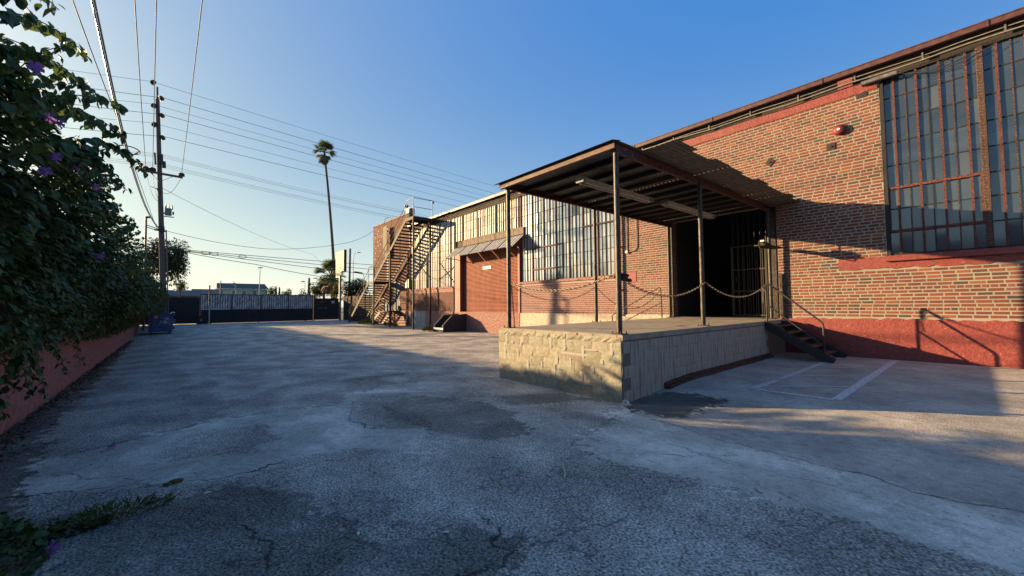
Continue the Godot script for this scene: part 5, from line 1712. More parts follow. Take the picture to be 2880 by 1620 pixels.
# ------------------------------------------------------------------ gate and fences
func build_gate() -> void:
	var zg := -46.0
	var G := thing("sliding_gate", "long black picket sliding gate with grey sheeting behind its upper half", "gate", Vector3(6.6, .15, zg))
	var fr := MB.new()
	for y in [.22, 2.86]: fr.box(Vector3(1.82, y - .03, zg - .03), Vector3(11.36, y + .03, zg + .03))
	for x in [1.85, 4.2, 6.6, 9.0, 11.33]: fr.box(Vector3(x - .03, .2, zg - .028), Vector3(x + .03, 2.88, zg + .028))
	fr.box(Vector3(1.82, 1.40, zg - .026), Vector3(11.36, 1.45, zg + .026))
	obj("frame", fr, M.gate_black, G)
	for i in 50:
		var x := 1.98 + i * .19
		if x > 11.3: break
		var b := MB.new(); b.box(Vector3(x - .02, .16, zg + .032), Vector3(x + .02, 2.92, zg + .065)); obj("picket", b, M.gate_black, G)
	var rg := RandomNumberGenerator.new(); rg.seed = 81
	M.mesh_grey.backlight_enabled = true; M.mesh_grey.backlight = lin(.55, .66, .85)
	for i in 8:
		var x := 1.9 + i * 1.18
		var p := MB.new(); p.box(Vector3(x, 1.44, zg - .05), Vector3(minf(x + 1.18, 11.34), 2.84, zg - .04)); obj("upper_sheet", p, M.mesh_grey, G)
		var q := MB.new(); q.box(Vector3(x, .24, zg - .052), Vector3(minf(x + 1.18, 11.34), 1.425, zg - .042)); obj("lower_sheet", q, M.mesh_dark, G)
	var wf := MB.new()
	wf.box(Vector3(1.9, 1.44, zg + .06), Vector3(4.05, 1.53, zg + .075)); wf.box(Vector3(3.97, 1.53, zg + .06), Vector3(4.05, 2.78, zg + .075)); wf.box(Vector3(1.9, 1.53, zg + .06), Vector3(1.96, 2.78, zg + .075))
	obj("white_edging", wf, mat("edging", lin(.36, .37, .39), .6), G)
	for x in [2.6, 6.4, 10.6]:
		var w := MB.new(); w.tube(Vector3(x, .17, zg - .03), Vector3(x, .17, zg + .03), .07, .07, 12); obj("roller", w, M.gate_black, G)
	var L := thing("black_fence", "solid black sheet fence with short spikes left of the sliding gate", "fence", Vector3(.5, .13, zg))
	var lp := MB.new(); lp.box(Vector3(-3.5, .22, zg - .02), Vector3(1.78, 2.58, zg)); obj("sheet", lp, M.gate_black, L)
	for i in 30:
		var b := MB.new(); var x := -3.4 + i * .175; b.box(Vector3(x - .01, 2.5, zg + .002), Vector3(x + .01, 2.72, zg + .022)); obj("picket", b, M.gate_black, L)
	for x in [-3.4, -.7, 1.76]:
		var b := MB.new(); b.box(Vector3(x - .04, .1, zg - .06), Vector3(x + .04, 2.66, zg + .03)); obj("post", b, M.gate_black, L)
	var O := thing("gate_motor_box", "squat black gate motor cabinet beside the end of the sliding gate", "cabinet", Vector3(2.0, .1, -45.6))
	var ob := MB.new(); ob.cham(Vector3(2.0, .1, -45.55), Vector3(2.0, .96, -45.55), .82, .5, .03, Vector3(0, 0, 1)); obj("cabinet", ob, M.gate_black, O)
	var ol := MB.new(); ol.box(Vector3(1.82, .45, -45.3), Vector3(2.0, .62, -45.29)); obj("plate", ol, M.mesh_grey, O)
	var S := thing("gate_stop_post", "thin upright post, dark above and white below, before the sliding gate", "post", Vector3(2.35, .1, -43))
	var s1 := MB.new(); s1.box(Vector3(2.30, 1.75, -43.04), Vector3(2.39, 3.6, -42.96)); obj("upper_post", s1, M.dark_steel, S)
	var s2 := MB.new(); s2.tube(Vector3(2.36, .05, -42.98), Vector3(2.345, 1.9, -42.98), .045, .045, 8); obj("white_pipe", s2, M.white_enamel, S)
	# pedestrian gate with panic bar
	var P := thing("pedestrian_gate", "black steel pedestrian gate with silver push bar and two small signs", "gate", Vector3(12.7, .18, zg))
	for d in [[11.48, 12.80], [12.803, 14.02]]:
		var mb := MB.new(); mb.box(Vector3(d[0], .24, zg - .02), Vector3(d[1], 2.55, zg + .02))
		for y in [.26, 1.3, 2.5]: mb.box(Vector3(d[0], y, zg + .022), Vector3(d[1], y + .05, zg + .045))
		for x in [d[0], d[1] - .05]: mb.box(Vector3(x, .24, zg + .024), Vector3(x + .05, 2.55, zg + .05))
		obj("leaf_panel", mb, M.gate_black, P)
	var pb := MB.new(); pb.cham(Vector3(11.75, 1.46, zg + .10), Vector3(12.7, 1.50, zg + .10), .08, .07, .015); pb.cham(Vector3(12.66, 1.38, zg + .09), Vector3(12.66, 1.62, zg + .09), .1, .1, .02, Vector3(0, 0, 1)); obj("push_bar", pb, M.galv, P)
	var s3 := MB.new(); s3.box(Vector3(12.05, 2.05, zg + .05), Vector3(12.38, 2.22, zg + .056)); obj("red_sign", s3, mat("sign_red", lin(.16, .03, .02), .6), P)
	var s4 := MB.new(); s4.box(Vector3(13.2, 2.0, zg + .05), Vector3(13.5, 2.26, zg + .056)); obj("white_sign", s4, mat("sign_white", lin(.48, .42, .42), .6), P)
	for i in 16:
		var b := MB.new(); var x := 11.45 + i * .17; b.box(Vector3(x - .01, 2.56, zg - .01), Vector3(x + .01, 2.98, zg + .01)); obj("picket", b, M.gate_black, P)
	var pf := MB.new(); pf.box(Vector3(11.4, 2.82, zg - .015), Vector3(14.05, 2.86, zg + .015)); pf.box(Vector3(11.38, .15, zg - .05), Vector3(11.48, 2.98, zg + .05)); obj("frame", pf, M.gate_black, P)
	# dark fence between the sign post and the tower
	var F := thing("plank_fence", "dark wooden fence between the sign post and the brick tower", "fence", Vector3(14.2, .15, -41))
	for i in 44:
		var z := -45.3 + i * .19
		var b := MB.new(); var h := 2.72 + rg.randf_range(-.05, .05)
		b.box(Vector3(14.25 + i * .012, .12, z), Vector3(14.275 + i * .012, h, z + .18)); obj("plank", b, mat("plank%d" % (i % 3), lin(.07 + .012 * (i % 3), .052, .048), .9, TEX.blotch, Vector3(1, .3, 1)) if i < 3 else M["plank%d" % (i % 3)], F)
	for z in [-43.6, -40.4, -37.4]:
		var b := MB.new(); b.box(Vector3(14.12, .1, z), Vector3(14.2, 2.95, z + .08)); obj("post", b, M.rust_steel, F)

func build_dumpster() -> void:
	var D := thing("dumpster", "blue steel dumpster with white scrawl on its side by the hedge", "dumpster", Vector3(-.5, .08, -32.3))
	var b := MB.new()
	var x0 := -1.12; var x1 := .0; var z0 := -33.1; var z1 := -31.5
	var yb := .22; var h0 := 1.42; var h1 := 1.20
	for z in [z0, z1]:
		b.quad(Vector3(x0, yb, z), Vector3(x1 - .02, yb, z), Vector3(x1, h1, z), Vector3(x0, h0, z), Vector3(0, 0, 1 if z == z1 else -1))
	b.quad(Vector3(x1 - .02, yb, z0), Vector3(x1 - .02, yb, z1), Vector3(x1, h1, z1), Vector3(x1, h1, z0), Vector3(1, 0, 0))
	b.quad(Vector3(x0, yb, z0), Vector3(x0, yb, z1), Vector3(x0, h0, z1), Vector3(x0, h0, z0), Vector3(-1, 0, 0))
	b.quad(Vector3(x0, yb, z0), Vector3(x1, yb, z0), Vector3(x1, yb, z1), Vector3(x0, yb, z1), Vector3.DOWN)
	b.bar(Vector3(x0, h0, z1 + .02), Vector3(x1, h1, z1 + .02), .06, .07); b.bar(Vector3(x1 + .02, h1, z0), Vector3(x1 + .02, h1, z1), .06, .07)
	for z in [z1 + .03]: b.bar(Vector3(x0, .26, z), Vector3(x1, .26, z), .05, .09)
	for x in [-.93, -.12]: b.box(Vector3(x, .3, z1), Vector3(x + .06, 1.15, z1 + .035))
	obj("body", b, M.dumpster_blue, D)
	var sl := MB.new(); sl.box(Vector3(x1, .72, z1 - .35), Vector3(x1 + .12, .92, z1 - .1)); sl.box(Vector3(x1, .72, z0 + .1), Vector3(x1 + .12, .92, z0 + .35)); sl.box(Vector3(x1 - .01, .35, z1 - .5), Vector3(x1 + .07, .5, z1 - .02))
	obj("fork_pocket", sl, M.dumpster_blue, D)
	for k in 2:
		var l := MB.new(); var za := z0 + k * .82
		l.quad(Vector3(x0, h0 + .05, za), Vector3(x1 + .03, h1 + .06, za), Vector3(x1 + .03, h1 + .06, za + .78), Vector3(x0, h0 + .05, za + .78), Vector3.UP)
		l.quad(Vector3(x1 + .03, h1 + .06, za), Vector3(x1 + .03, h1 + .06, za + .78), Vector3(x1 + .035, h1 + .01, za + .78), Vector3(x1 + .035, h1 + .01, za), Vector3(1, 0, 0))
		l.quad(Vector3(x0, h0 + .01, za + .78), Vector3(x1 + .03, h1 + .02, za + .78), Vector3(x1 + .03, h1 + .06, za + .78), Vector3(x0, h0 + .05, za + .78), Vector3(0, 0, 1))
		obj("lid", l, M.rubber, D)
	for p in [[x0 + .15, z1 - .1], [x1 - .15, z1 - .1], [x1 - .15, z0 + .1]]:
		var w := MB.new(); w.tube(Vector3(p[0] - .03, .15, p[1]), Vector3(p[0] + .03, .15, p[1]), .08, .08, 10); obj("caster", w, M.rubber, D)
	var y := MB.new(); y.box(Vector3(-.86, 1.02, z1 + .002), Vector3(-.70, 1.2, z1 + .008)); obj("yellow_sticker", y, mat("yellow", lin(.40, .28, .06), .6), D)
	var g := MB.new()
	var rg := RandomNumberGenerator.new(); rg.seed = 5
	for s in 7:
		var p := Vector3(-.52 + rg.randf() * .3, .62 + rg.randf() * .35, z1 + .004); var pts := [p]
		for i in 5: p += Vector3(rg.randf_range(-.12, .12), rg.randf_range(-.11, .11), 0); pts.append(p)
		g.path(pts, .007, 4)
	obj("scrawl", g, M.paper, D)
	var t := MB.new(); t.path([Vector3(-.16, 1.30, z1 - .2), Vector3(-.02, 1.38, z1 - .25), Vector3(.06, 1.34, z1 - .3)], .03, 6)
	tag(obj("rubbish", t, M.paper), "pale scrap of rubbish poking out of the blue dumpster lid", "rubbish")

# ------------------------------------------------------------------ poles and wires
func wire(label: String, pts: Array, sag: float, r: float, m: Material, group := "overhead wires") -> void:
	var mb := MB.new()
	for k in pts.size() - 1:
		var a: Vector3 = pts[k]; var b: Vector3 = pts[k + 1]
		var q := []
		for i in 15:
			var t := i / 14.0
			q.append(a.lerp(b, t) - Vector3(0, sag * 4.0 * t * (1 - t), 0))
		mb.path(q, r, 5)
	tag(obj("overhead_wire", mb, m), label, "wire", group)

func insulator(p: Vector3, q: Vector3, parent: Node3D) -> void:
	var mb := MB.new()
	var d := (q - p)
	mb.tube(p, q, .035, .03, 7)
	for i in 4:
		var c := p + d * (.3 + i * .2)
		mb.tube(c - d.normalized() * .04, c + d.normalized() * .04, .19, .10, 9)
	obj("insulator", mb, M.ceramic, parent)

func build_poles() -> void:
	var P := thing("utility_pole", "tall leaning wooden utility pole with crossarm and transformer behind the dumpster", "utility pole", Vector3(-.45, .1, -36))
	var foot := Vector3(-.44, .0, -36.0); var top := Vector3(-1.15, 16.0, -36)
	var at := func(y: float) -> Vector3: return foot.lerp(top, y / 16.0)
	var mb := MB.new(); mb.tube(foot, top, .19, .11, 14); obj("pole", mb, M.pole_wood, P)
	var ex := MB.new(); ex.bar(Vector3(-1.12, 15.0, -36.1), Vector3(-1.18, 16.9, -36.1), .10, .10); obj("extension_arm", ex, M.pole_wood, P)
	var arm := MB.new()
	arm.cham(Vector3(-1.72, 10.86, -35.85), Vector3(.30, 10.80, -35.85), .12, .14, .015)
	obj("crossarm", arm, M.pole_wood, P)
	for s in [[-1.35, 10.8], [-.20, 10.78]]:
		var b := MB.new(); b.bar(Vector3(s[0], s[1], -35.84), Vector3(-.93, 10.25, -35.84), .05, .02); obj("arm_brace", b, M.galv, P)
	for s in [[17.0, -1], [16.03, 1], [15.4, -1], [14.83, 1], [14.1, -1], [13.3, 1]]:
		var c: Vector3 = at.call(s[0])
		insulator(c + Vector3(.08 * s[1], 0, .08), c + Vector3(.30 * s[1], .12, .08), P)
	for s in [[-1.62, 10.93], [-1.28, 10.93], [.22, 10.88]]:
		insulator(Vector3(s[0], s[1] - .02, -35.85), Vector3(s[0], s[1] + .22, -35.85), P)
	var cl := MB.new()
	cl.cham(Vector3(-.86, 11.5, -35.8), Vector3(-.88, 12.15, -35.8), .22, .18, .03, Vector3(0, 0, 1)); cl.cham(Vector3(-1.14, 11.4, -35.82), Vector3(-1.2, 12.2, -35.82), .10, .12, .02, Vector3(0, 0, 1))
	cl.cham(Vector3(-.70, 11.25, -35.8), Vector3(-.72, 11.7, -35.8), .2, .16, .03, Vector3(0, 0, 1))
	obj("wire_rack", cl, M.dark_steel, P)
	var t := MB.new()
	t.cham(Vector3(-.42, 8.02, -35.9), Vector3(-.42, 8.5, -35.9), .36, .3, .05, Vector3(0, 0, 1))
	t.box(Vector3(-.8, 8.1, -35.95), Vector3(-.42, 8.2, -35.85)); t.box(Vector3(-.70, 7.9, -35.95), Vector3(-.1, 7.95, -35.85))
	for x in [-.55, -.40, -.22]: t.tube(Vector3(x, 8.45, -35.9), Vector3(x, 8.78, -35.9), .05, .025, 8)
	t.cham(Vector3(-.16, 8.1, -35.9), Vector3(-.16, 8.3, -35.9), .1, .12, .02, Vector3(0, 0, 1))
	obj("transformer", t, M.galv, P)
	var cb := MB.new(); cb.cham(Vector3(-.72, 6.85, -35.8), Vector3(-.76, 7.2, -35.8), .34, .16, .03, Vector3(0, 0, 1)); cb.bar(Vector3(-1.1, 6.95, -35.9), Vector3(-.5, 6.9, -35.9), .1, .1); obj("cable_clamp", cb, M.dark_steel, P)
	var rs := MB.new(); rs.tube(Vector3(-.22, .1, -35.9), Vector3(-.50, 7.0, -35.9), .035, .035, 8); obj("riser_pipe", rs, M.galv, P)
	var cut := MB.new()
	for s in [[-1.62, 10.8, 8.9], [-1.28, 10.8, 9.1], [.2, 10.7, 9.6]]:
		var a := Vector3(s[0], s[1], -35.8); var b := Vector3(-.88, s[2], -35.8); var q := []
		for i in 11: q.append(a.lerp(b, i / 10.0) - Vector3(0, .55 * sin(PI * i / 10.0), 0))
		cut.path(q, .012, 5)
	obj("jumper_wire", cut, M.wire, P)
	var fu := MB.new(); fu.bar(Vector3(-.9, 9.35, -35.85), Vector3(-1.05, 9.8, -35.85), .06, .06); fu.bar(Vector3(-1.05, 9.75, -35.85), Vector3(-1.35, 9.85, -35.85), .03, .03); obj("fuse_switch", fu, M.ceramic, P)
	var R := thing("riser_pole", "thin grey steel bracket pole standing left of the wooden utility pole", "pole", Vector3(-1.5, .1, -36.4))
	var rp := MB.new(); rp.tube(Vector3(-1.5, 0, -36.4), Vector3(-1.55, 7.85, -36.4), .07, .06, 10); obj("pole", rp, M.galv, R)
	var ra := MB.new(); ra.bar(Vector3(-1.56, 7.82, -36.4), Vector3(-1.3, 7.86, -36.4), .12, .12); ra.bar(Vector3(-1.52, 7.3, -36.4), Vector3(-.8, 7.0, -36.1), .05, .05); ra.bar(Vector3(-1.52, 7.15, -36.4), Vector3(-.8, 6.9, -36.1), .05, .05); obj("bracket", ra, M.dark_steel, R)
	# high lines crossing the yard from the pole top
	var hv := [[17.05, -1, 15.9], [16.12, 1, 15.05], [15.5, -1, 14.45], [14.95, 1, 13.9], [14.2, -1, 13.1], [13.42, 1, 12.5]]
	var words := ["topmost", "second highest", "third highest", "fourth highest", "fifth highest", "lowest"]
	for i in 6:
		var s = hv[i]
		var c: Vector3 = at.call(s[0]) + Vector3(.30 * s[1], .05, .08)
		var e := Vector3(29.0, s[2], -36.0)
		var far := c + (e - c) * 2.2
		wire("%s of the six power lines crossing at the utility pole's head" % words[i], [c, far], .35, .016 if i % 2 else .011, M.wire, "high power lines")
		wire("%s of the power lines running left from the utility pole's head" % words[i], [c, c + Vector3(-22, -1.4 + .3 * (i % 2), -2)], .5, .016 if i % 2 else .011, M.wire, "high power lines")
	for i in 6:
		var y := 12.15 - (i % 3) * .11 - (.66 if i > 2 else 0.0)
		var c := Vector3(-.82, y, -35.7)
		wire("%s of six thin rack lines running right from the utility pole" % words[i], [c, Vector3(17.0, y - 1.18 - .05 * (i % 2), -36), Vector3(38, y - 2.3, -36)], .14, .008, M.wire, "rack lines to the right")
		wire("%s of six thin rack lines running left from the utility pole" % words[i], [c, Vector3(-18, y - .2, -37)], .3, .008, M.wire, "rack lines to the left")
	# lines over the yard towards the viewer
	wire("left one of two black lines running overhead from the crossarm's left end", [Vector3(-1.62, 11.1, -35.85), Vector3(-1.10, 11.1, -16.0), Vector3(-.45, 12.2, 8)], .15, .016, M.wire, "lines over the yard")
	wire("right one of two black lines running overhead from the crossarm's left end", [Vector3(-1.28, 11.1, -35.85), Vector3(-.60, 11.05, -15.8), Vector3(.25, 12.2, 8)], .15, .016, M.wire, "lines over the yard")
	wire("black line running overhead from the right end of the crossarm", [Vector3(.22, 11.05, -35.85), Vector3(.46, 11.0, -14.9), Vector3(.85, 12.2, 8)], .15, .016, M.wire, "lines over the yard")
	wire("thin service cable sagging from the pole over the hedge, leftmost of all", [Vector3(-1.0, 7.1, -36), Vector3(-1.50, 7.72, -17.6), Vector3(-1.74, 8.05, -11.6), Vector3(-2.3, 9.2, 6)], .05, .012, M.wire, "lines over the yard")
	var bd := MB.new()
	for o in [Vector3(0, 0, 0), Vector3(.035, .03, 0), Vector3(-.01, .05, 0)]:
		var q := []
		var kp := [Vector3(-.85, 7.0, -36), Vector3(-1.0, 6.55, -30), Vector3(-1.17, 6.48, -24), Vector3(-1.30, 6.88, -17.4), Vector3(-1.42, 8.0, -11.5), Vector3(-1.62, 10.2, -4), Vector3(-1.9, 13, 5)]
		for k in kp.size() - 1:
			for i in 8:
				var tt := i / 8.0
				var p0: Vector3 = kp[maxi(k - 1, 0)]; var p3: Vector3 = kp[mini(k + 2, kp.size() - 1)]
				q.append(kp[k].cubic_interpolate(kp[k + 1], p0, p3, tt) + o)
		bd.path(q, .018, 6)
	tag(obj("cable_bundle", bd, M.cable_shiny), "thick bundle of cables gleaming overhead from the utility pole", "cable")
	var lp := MB.new()
	lp.torus(Transform3D(Basis(Vector3(1, 0, 0), PI / 2 - .15) * Basis(Vector3(0, 0, 1), .3), Vector3(-1.28, 6.92, -18.2)), .30, .018, 20, 5)
	lp.path([Vector3(-1.56, 6.98, -18.3), Vector3(-1.30, 6.62, -18.2), Vector3(-1.0, 6.9, -18.1)], .016, 5)
	tag(obj("cable_loop", lp, M.wire), "snowshoe loop of spare cable hanging on the cable bundle", "cable loop")
	# street cables beyond the gate
	for i in 4:
		var e: Array = [[Vector3(-12, 7.55, -50), Vector3(.3, 7.33, -50), Vector3(19.4, 6.95, -50), Vector3(45, 6.9, -50)], [Vector3(-12, 7.5, -50), Vector3(.4, 7.25, -50), Vector3(19.4, 6.36, -50), Vector3(45, 5.9, -50)], [Vector3(-12, 7.4, -50), Vector3(.5, 7.2, -50), Vector3(19.4, 5.67, -50), Vector3(45, 5.0, -50)], [Vector3(.6, 7.1, -50), Vector3(6.6, 6.25, -50), Vector3(12.65, 5.25, -50), Vector3(19, 4.1, -50)]][i]
		wire(["topmost street cable beyond the sliding gate", "second street cable down beyond the sliding gate", "third street cable down beyond the sliding gate", "lowest street cable slanting down to the short palm"][i], e, .06, .030, M.wire, "street cables beyond the gate")
	for q in 3:
		var sp := MB.new(); var x: float = [2.3, 3.0, 5.4][q]
		sp.torus(Transform3D(Basis(Vector3(1, 0, 0), .3), Vector3(x, 7.12 - (x - 2.3) * .045, -49.95)), .16, .03, 14, 5, 2.2)
		tag(obj("splice_loop", sp, M.wire), "%s loop of slack cable tied on the street cables beyond the gate" % ["leftmost", "middle", "rightmost"][q], "cable loop", "splice loops on the street cables")
	wire("slack service cable from the utility pole to the tower's parapet", [Vector3(-.7, 7.0, -36), Vector3(5.5, 6.25, -36.3), Vector3(11.5, 7.3, -36.5), Vector3(W, 8.75, -36.62)], .18, .016, M.wire)
	wire("long service cable descending right from the pole across the sky", [Vector3(-.9, 9.95, -36), Vector3(14.7, 9.0, -60), Vector3(24, 7.2, -76)], .5, .013, M.wire)

# ------------------------------------------------------------------ beyond the gate
func crown(called: String, label: String, cat: String, base: Vector3, c: Vector3, r: Vector3, n: int, size: float, ca: Color, cb: Color, sd: int, group := "", lobes := 9, leafw := .3) -> Node3D:
	var T := thing(called, label, cat, base, group)
	var rg := RandomNumberGenerator.new(); rg.seed = sd
	var tr := MB.new()
	tr.tube(base, c - Vector3(0, r.y * .5, 0), r.x * .10 + .04, r.x * .07 + .02, 9)
	var lb := []
	for i in lobes:
		var d := Vector3(rg.randfn(), rg.randfn() * .8, rg.randfn()).normalized()
		var p := c + d * r * rg.randf_range(.35, .75)
		lb.append([p, rg.randf_range(.32, .52)])
		tr.tube(c - Vector3(0, r.y * .55, 0), p, r.x * .05 + .012, .012, 6)
	obj("trunk", tr, M.bark, T)
	var xf := []; var cs := []
	for i in n:
		var l = lb[rg.randi() % lobes]
		var d := Vector3(rg.randfn(), rg.randfn(), rg.randfn()).normalized()
		var p: Vector3 = l[0] + d * r * l[1] * pow(rg.randf(), .35)
		xf.append(Transform3D(leaf_basis(d, rg, .3, size * rg.randf_range(.6, 1.3)), p))
		cs.append(leaf_col(rg, ca, cb))
	multi("crown", leaf_mesh(leafw, .15), M.leaf_feather, xf, cs, T)
	return T

func fan_mesh(rg: RandomNumberGenerator, k := 15) -> ArrayMesh:
	var mb := MB.new()      # a fan frond: stalk along +z, fan beyond
	mb.tube(Vector3.ZERO, Vector3(0, 0, .9), .022, .014, 5)
	for i in k:
		var a := lerpf(-1.25, 1.25, i / (k - 1.0))
		var l := .95 * (1.0 - .22 * absf(a)) * rg.randf_range(.85, 1.05)
		var d := Vector3(sin(a), -.12 * rg.randf(), cos(a)); var s := Vector3(cos(a), 0, -sin(a)) * .055
		var o := Vector3(0, 0, .85)
		var m := o + d * l * .55; var tip := o + d * l + Vector3(0, -.22, 0)
		mb.tri(o, m - s, m + s, Vector3.UP); mb.tri(m - s, tip, m + s, Vector3.UP)
	return mb.mesh()

func palm(label: String, base: Vector3, bend: Vector3, top: Vector3, r0: float, r1: float, size: float, n: int, dead: int, sd: int, group := "") -> void:
	var T := thing("fan_palm", label, "palm tree", base, group)
	var rg := RandomNumberGenerator.new(); rg.seed = sd
	var tr := MB.new()
	var prev := base
	for i in range(1, 17):
		var t := i / 16.0
		var p := base.lerp(bend, t).lerp(bend.lerp(top, t), t)
		tr.tube(prev, p, lerpf(r0, r1, (i - 1) / 16.0), lerpf(r0, r1, t), 10)
		prev = p
	obj("trunk", tr, M.palm_trunk, T)
	var fans := []
	for i in 4: fans.append(fan_mesh(rg))
	var green := []
	for i in 3:
		var m := mat("frond%d_%d" % [sd, i], lin(.05 + .015 * i, .065 + .012 * i, .03), .6); m.backlight_enabled = true; m.backlight = lin(.08, .10, .03); green.append(m)
	var brown := mat("frond_dead%d" % sd, lin(.15, .11, .07), .9)
	for i in n + dead:
		var az := rg.randf() * TAU
		var el := rg.randf_range(-.45, 1.35) if i < n else rg.randf_range(-1.35, -.7)
		var d := Vector3(cos(az) * cos(el), sin(el), sin(az) * cos(el))
		var sx := Vector3.UP.cross(d).normalized()
		var o := obj("frond", fans[rg.randi() % 4], green[rg.randi() % 3] if i < n else brown, T)
		var sc := size * rg.randf_range(.85, 1.1) * (1.0 if i < n else .75)
		o.transform = Transform3D(Basis(sx, d.cross(sx), d).scaled(Vector3.ONE * sc), top - base + Vector3(0, -.1 * size if i < n else -.35 * size - rg.randf() * size * .5, 0))

func street_lamp(label: String, base: Vector3, h: float, arm: Vector3, thick := .07) -> void:
	var T := thing("street_lamp", label, "street lamp", base, "street lamps beyond the gate")
	var p := MB.new(); p.tube(base, base + Vector3(0, h, 0), thick, thick * .7, 8); obj("pole", p, M.galv, T)
	var a := MB.new()
	var t := base + Vector3(0, h, 0)
	if arm.length() > .3:
		a.path([t, t + Vector3(arm.x * .3, arm.y + .25, 0), t + Vector3(arm.x, arm.y + .4, 0)], thick * .5, 6); obj("arm", a, M.galv, T)
	var l := MB.new(); var e := t + (Vector3(arm.x, arm.y + .4, 0) if arm.length() > .3 else Vector3.ZERO)
	l.cham(e - Vector3(.3, 0, 0), e + Vector3(.35, .04, 0), .26, .12, .03); obj("lamp_head", l, M.galv, T)

func build_background() -> void:
	var road := MB.new(); road.quad(Vector3(-80, .14, -62), Vector3(120, .14, -62), Vector3(120, .14, -49), Vector3(-80, .14, -49), Vector3.UP)
	struct("road", road, mat("asphalt_far", lin(.10, .10, .10), .9, TEX.blotch, Vector3.ONE * .3))
	crown("broadleaf_tree", "dark spreading tree behind the utility pole beyond the black fence", "tree", Vector3(-1.0, .15, -48.5), Vector3(-.75, 6.4, -48.5), Vector3(2.1, 2.3, 2.0), 5600, .26, Color(.028, .040, .016), Color(.075, .070, .022), 91, "", 16, .2)
	crown("small_tree", "pale thin tree half hidden right of the utility pole", "tree", Vector3(1.0, .15, -75), Vector3(.6, 4.9, -75), Vector3(.9, 1.3, .9), 700, .22, Color(.08, .085, .035), Color(.12, .12, .05), 92)
	crown("round_tree", "round grey green tree beyond the pedestrian gate left of the sign post", "tree", Vector3(16.2, .15, -60), Vector3(16.2, 4.2, -60), Vector3(2.0, 1.7, 1.8), 3600, .22, Color(.05, .065, .03), Color(.09, .10, .04), 93)
	crown("dark_shrub", "dark leafy shrub growing over the plank fence right of the sign post", "shrub", Vector3(16.8, .15, -49), Vector3(16.6, 3.6, -49), Vector3(2.2, 1.5, 1.6), 6500, .16, Color(.022, .042, .014), Color(.06, .09, .02), 94, "", 14)
	crown("yellow_shrub", "small yellow green shrub glowing between the short palm and sign post", "shrub", Vector3(15.0, .15, -50), Vector3(14.9, 3.6, -50), Vector3(.7, 1.2, .7), 1100, .16, Color(.11, .12, .02), Color(.17, .17, .03), 95)
	palm("very tall slender fan palm rising high above the gate", Vector3(22.3, .1, -75), Vector3(21.8, 14, -75), Vector3(20.0, 29.6, -75), .30, .17, 1.25, 44, 34, 96, "fan palms beyond the gate")
	palm("short bushy fan palm beside the sign post beyond the gate", Vector3(15.3, .1, -52), Vector3(15.2, 2.5, -52), Vector3(14.8, 5.6, -52), .30, .26, 1.35, 46, 22, 97, "fan palms beyond the gate")
	# cypresses
	for s in [["single slim cypress standing just left of the pedestrian gate", 19.0, -80, 7.1, .30], ["left of two far thin cypresses beyond the sliding gate", 20.5, -120, 7.2, .45], ["right of two far thin cypresses beyond the sliding gate", 21.3, -120, 7.0, .4]]:
		var T := thing("cypress", s[0], "cypress", Vector3(s[1], .1, s[2]), "cypresses beyond the gate")
		var tr := MB.new(); tr.tube(Vector3(s[1], .1, s[2]), Vector3(s[1], 2, s[2]), .12, .1, 7); obj("trunk", tr, M.bark, T)
		var xf := []; var cs := []
		var rg := RandomNumberGenerator.new(); rg.seed = int(s[1] * 10)
		for i in 1500:
			var t := rg.randf()
			var rr: float = s[4] * pow(sin(PI * (.08 + .92 * (1 - t)) * .5), .8) * (1.15 - t * .2) * sqrt(rg.randf())
			var a := rg.randf() * TAU
			xf.append(Transform3D(leaf_basis(Vector3(cos(a) * .3, 1, sin(a) * .3), rg, -.3, .24), Vector3(s[1] + cos(a) * rr, .8 + t * (s[3] - 1.0), s[2] + sin(a) * rr)))
			cs.append(leaf_col(rg, Color(.03, .045, .022), Color(.05, .065, .03)))
		multi("crown", leaf_mesh(.2, .1), M.leaf_feather, xf, cs, T)
	# far shrubs along the street
	for s in [[19.2, -120, 6.6, 1.6, 1.3, "loose bare shrub right of the green house"], [23.2, -120, 5.9, 1.5, .9, "spiky low shrub left of the single cypress"], [26.5, -120, 5.9, 2.2, .8, "low bright green shrub beyond the gate's right half"], [30.0, -125, 5.6, 2.0, .9, "low dim shrub in front of the right street lamp"], [12.6, -140, 8.3, 1.2, .9, "dark treetop peeping over the green house roof"]]:
		crown("far_shrub", s[5], "shrub", Vector3(s[0], .1, s[1]), Vector3(s[0], s[2] - .9, s[1]), Vector3(s[3], s[4] + .9, s[3]), 900, .3, Color(.05, .06, .03), Color(.10, .11, .035), int(s[0] * 7), "far shrubs beyond the gate")
	# green house
	var Hs := thing("green_house", "pale green house with grey hipped roof far beyond the sliding gate", "house", Vector3(14.4, .1, -130))
	var hw := MB.new(); hw.box(Vector3(8.9, .1, -136), Vector3(20.0, 6.75, -130)); obj("wall", hw, M.house_green, Hs)
	var hr := MB.new()
	var e := [Vector3(8.6, 6.7, -129.5), Vector3(20.4, 6.7, -129.5), Vector3(20.4, 6.7, -137), Vector3(8.6, 6.7, -137)]
	var r0 := Vector3(8.75, 8.35, -133.3); var r1 := Vector3(19.9, 8.35, -133.3)
	hr.quad(e[0], e[1], r1, r0, Vector3(0, 1, 1)); hr.quad(e[3], e[2], r1, r0, Vector3(0, 1, -1)); hr.tri(e[0], e[3], r0, Vector3(-1, 1, 0)); hr.tri(e[1], e[2], r1, Vector3(1, 1, 0))
	obj("roof", hr, M.house_roof, Hs)
	var ev := MB.new(); ev.box(Vector3(8.6, 6.58, -129.5), Vector3(20.4, 6.72, -129.4)); obj("eave_trim", ev, M.white_plain, Hs)
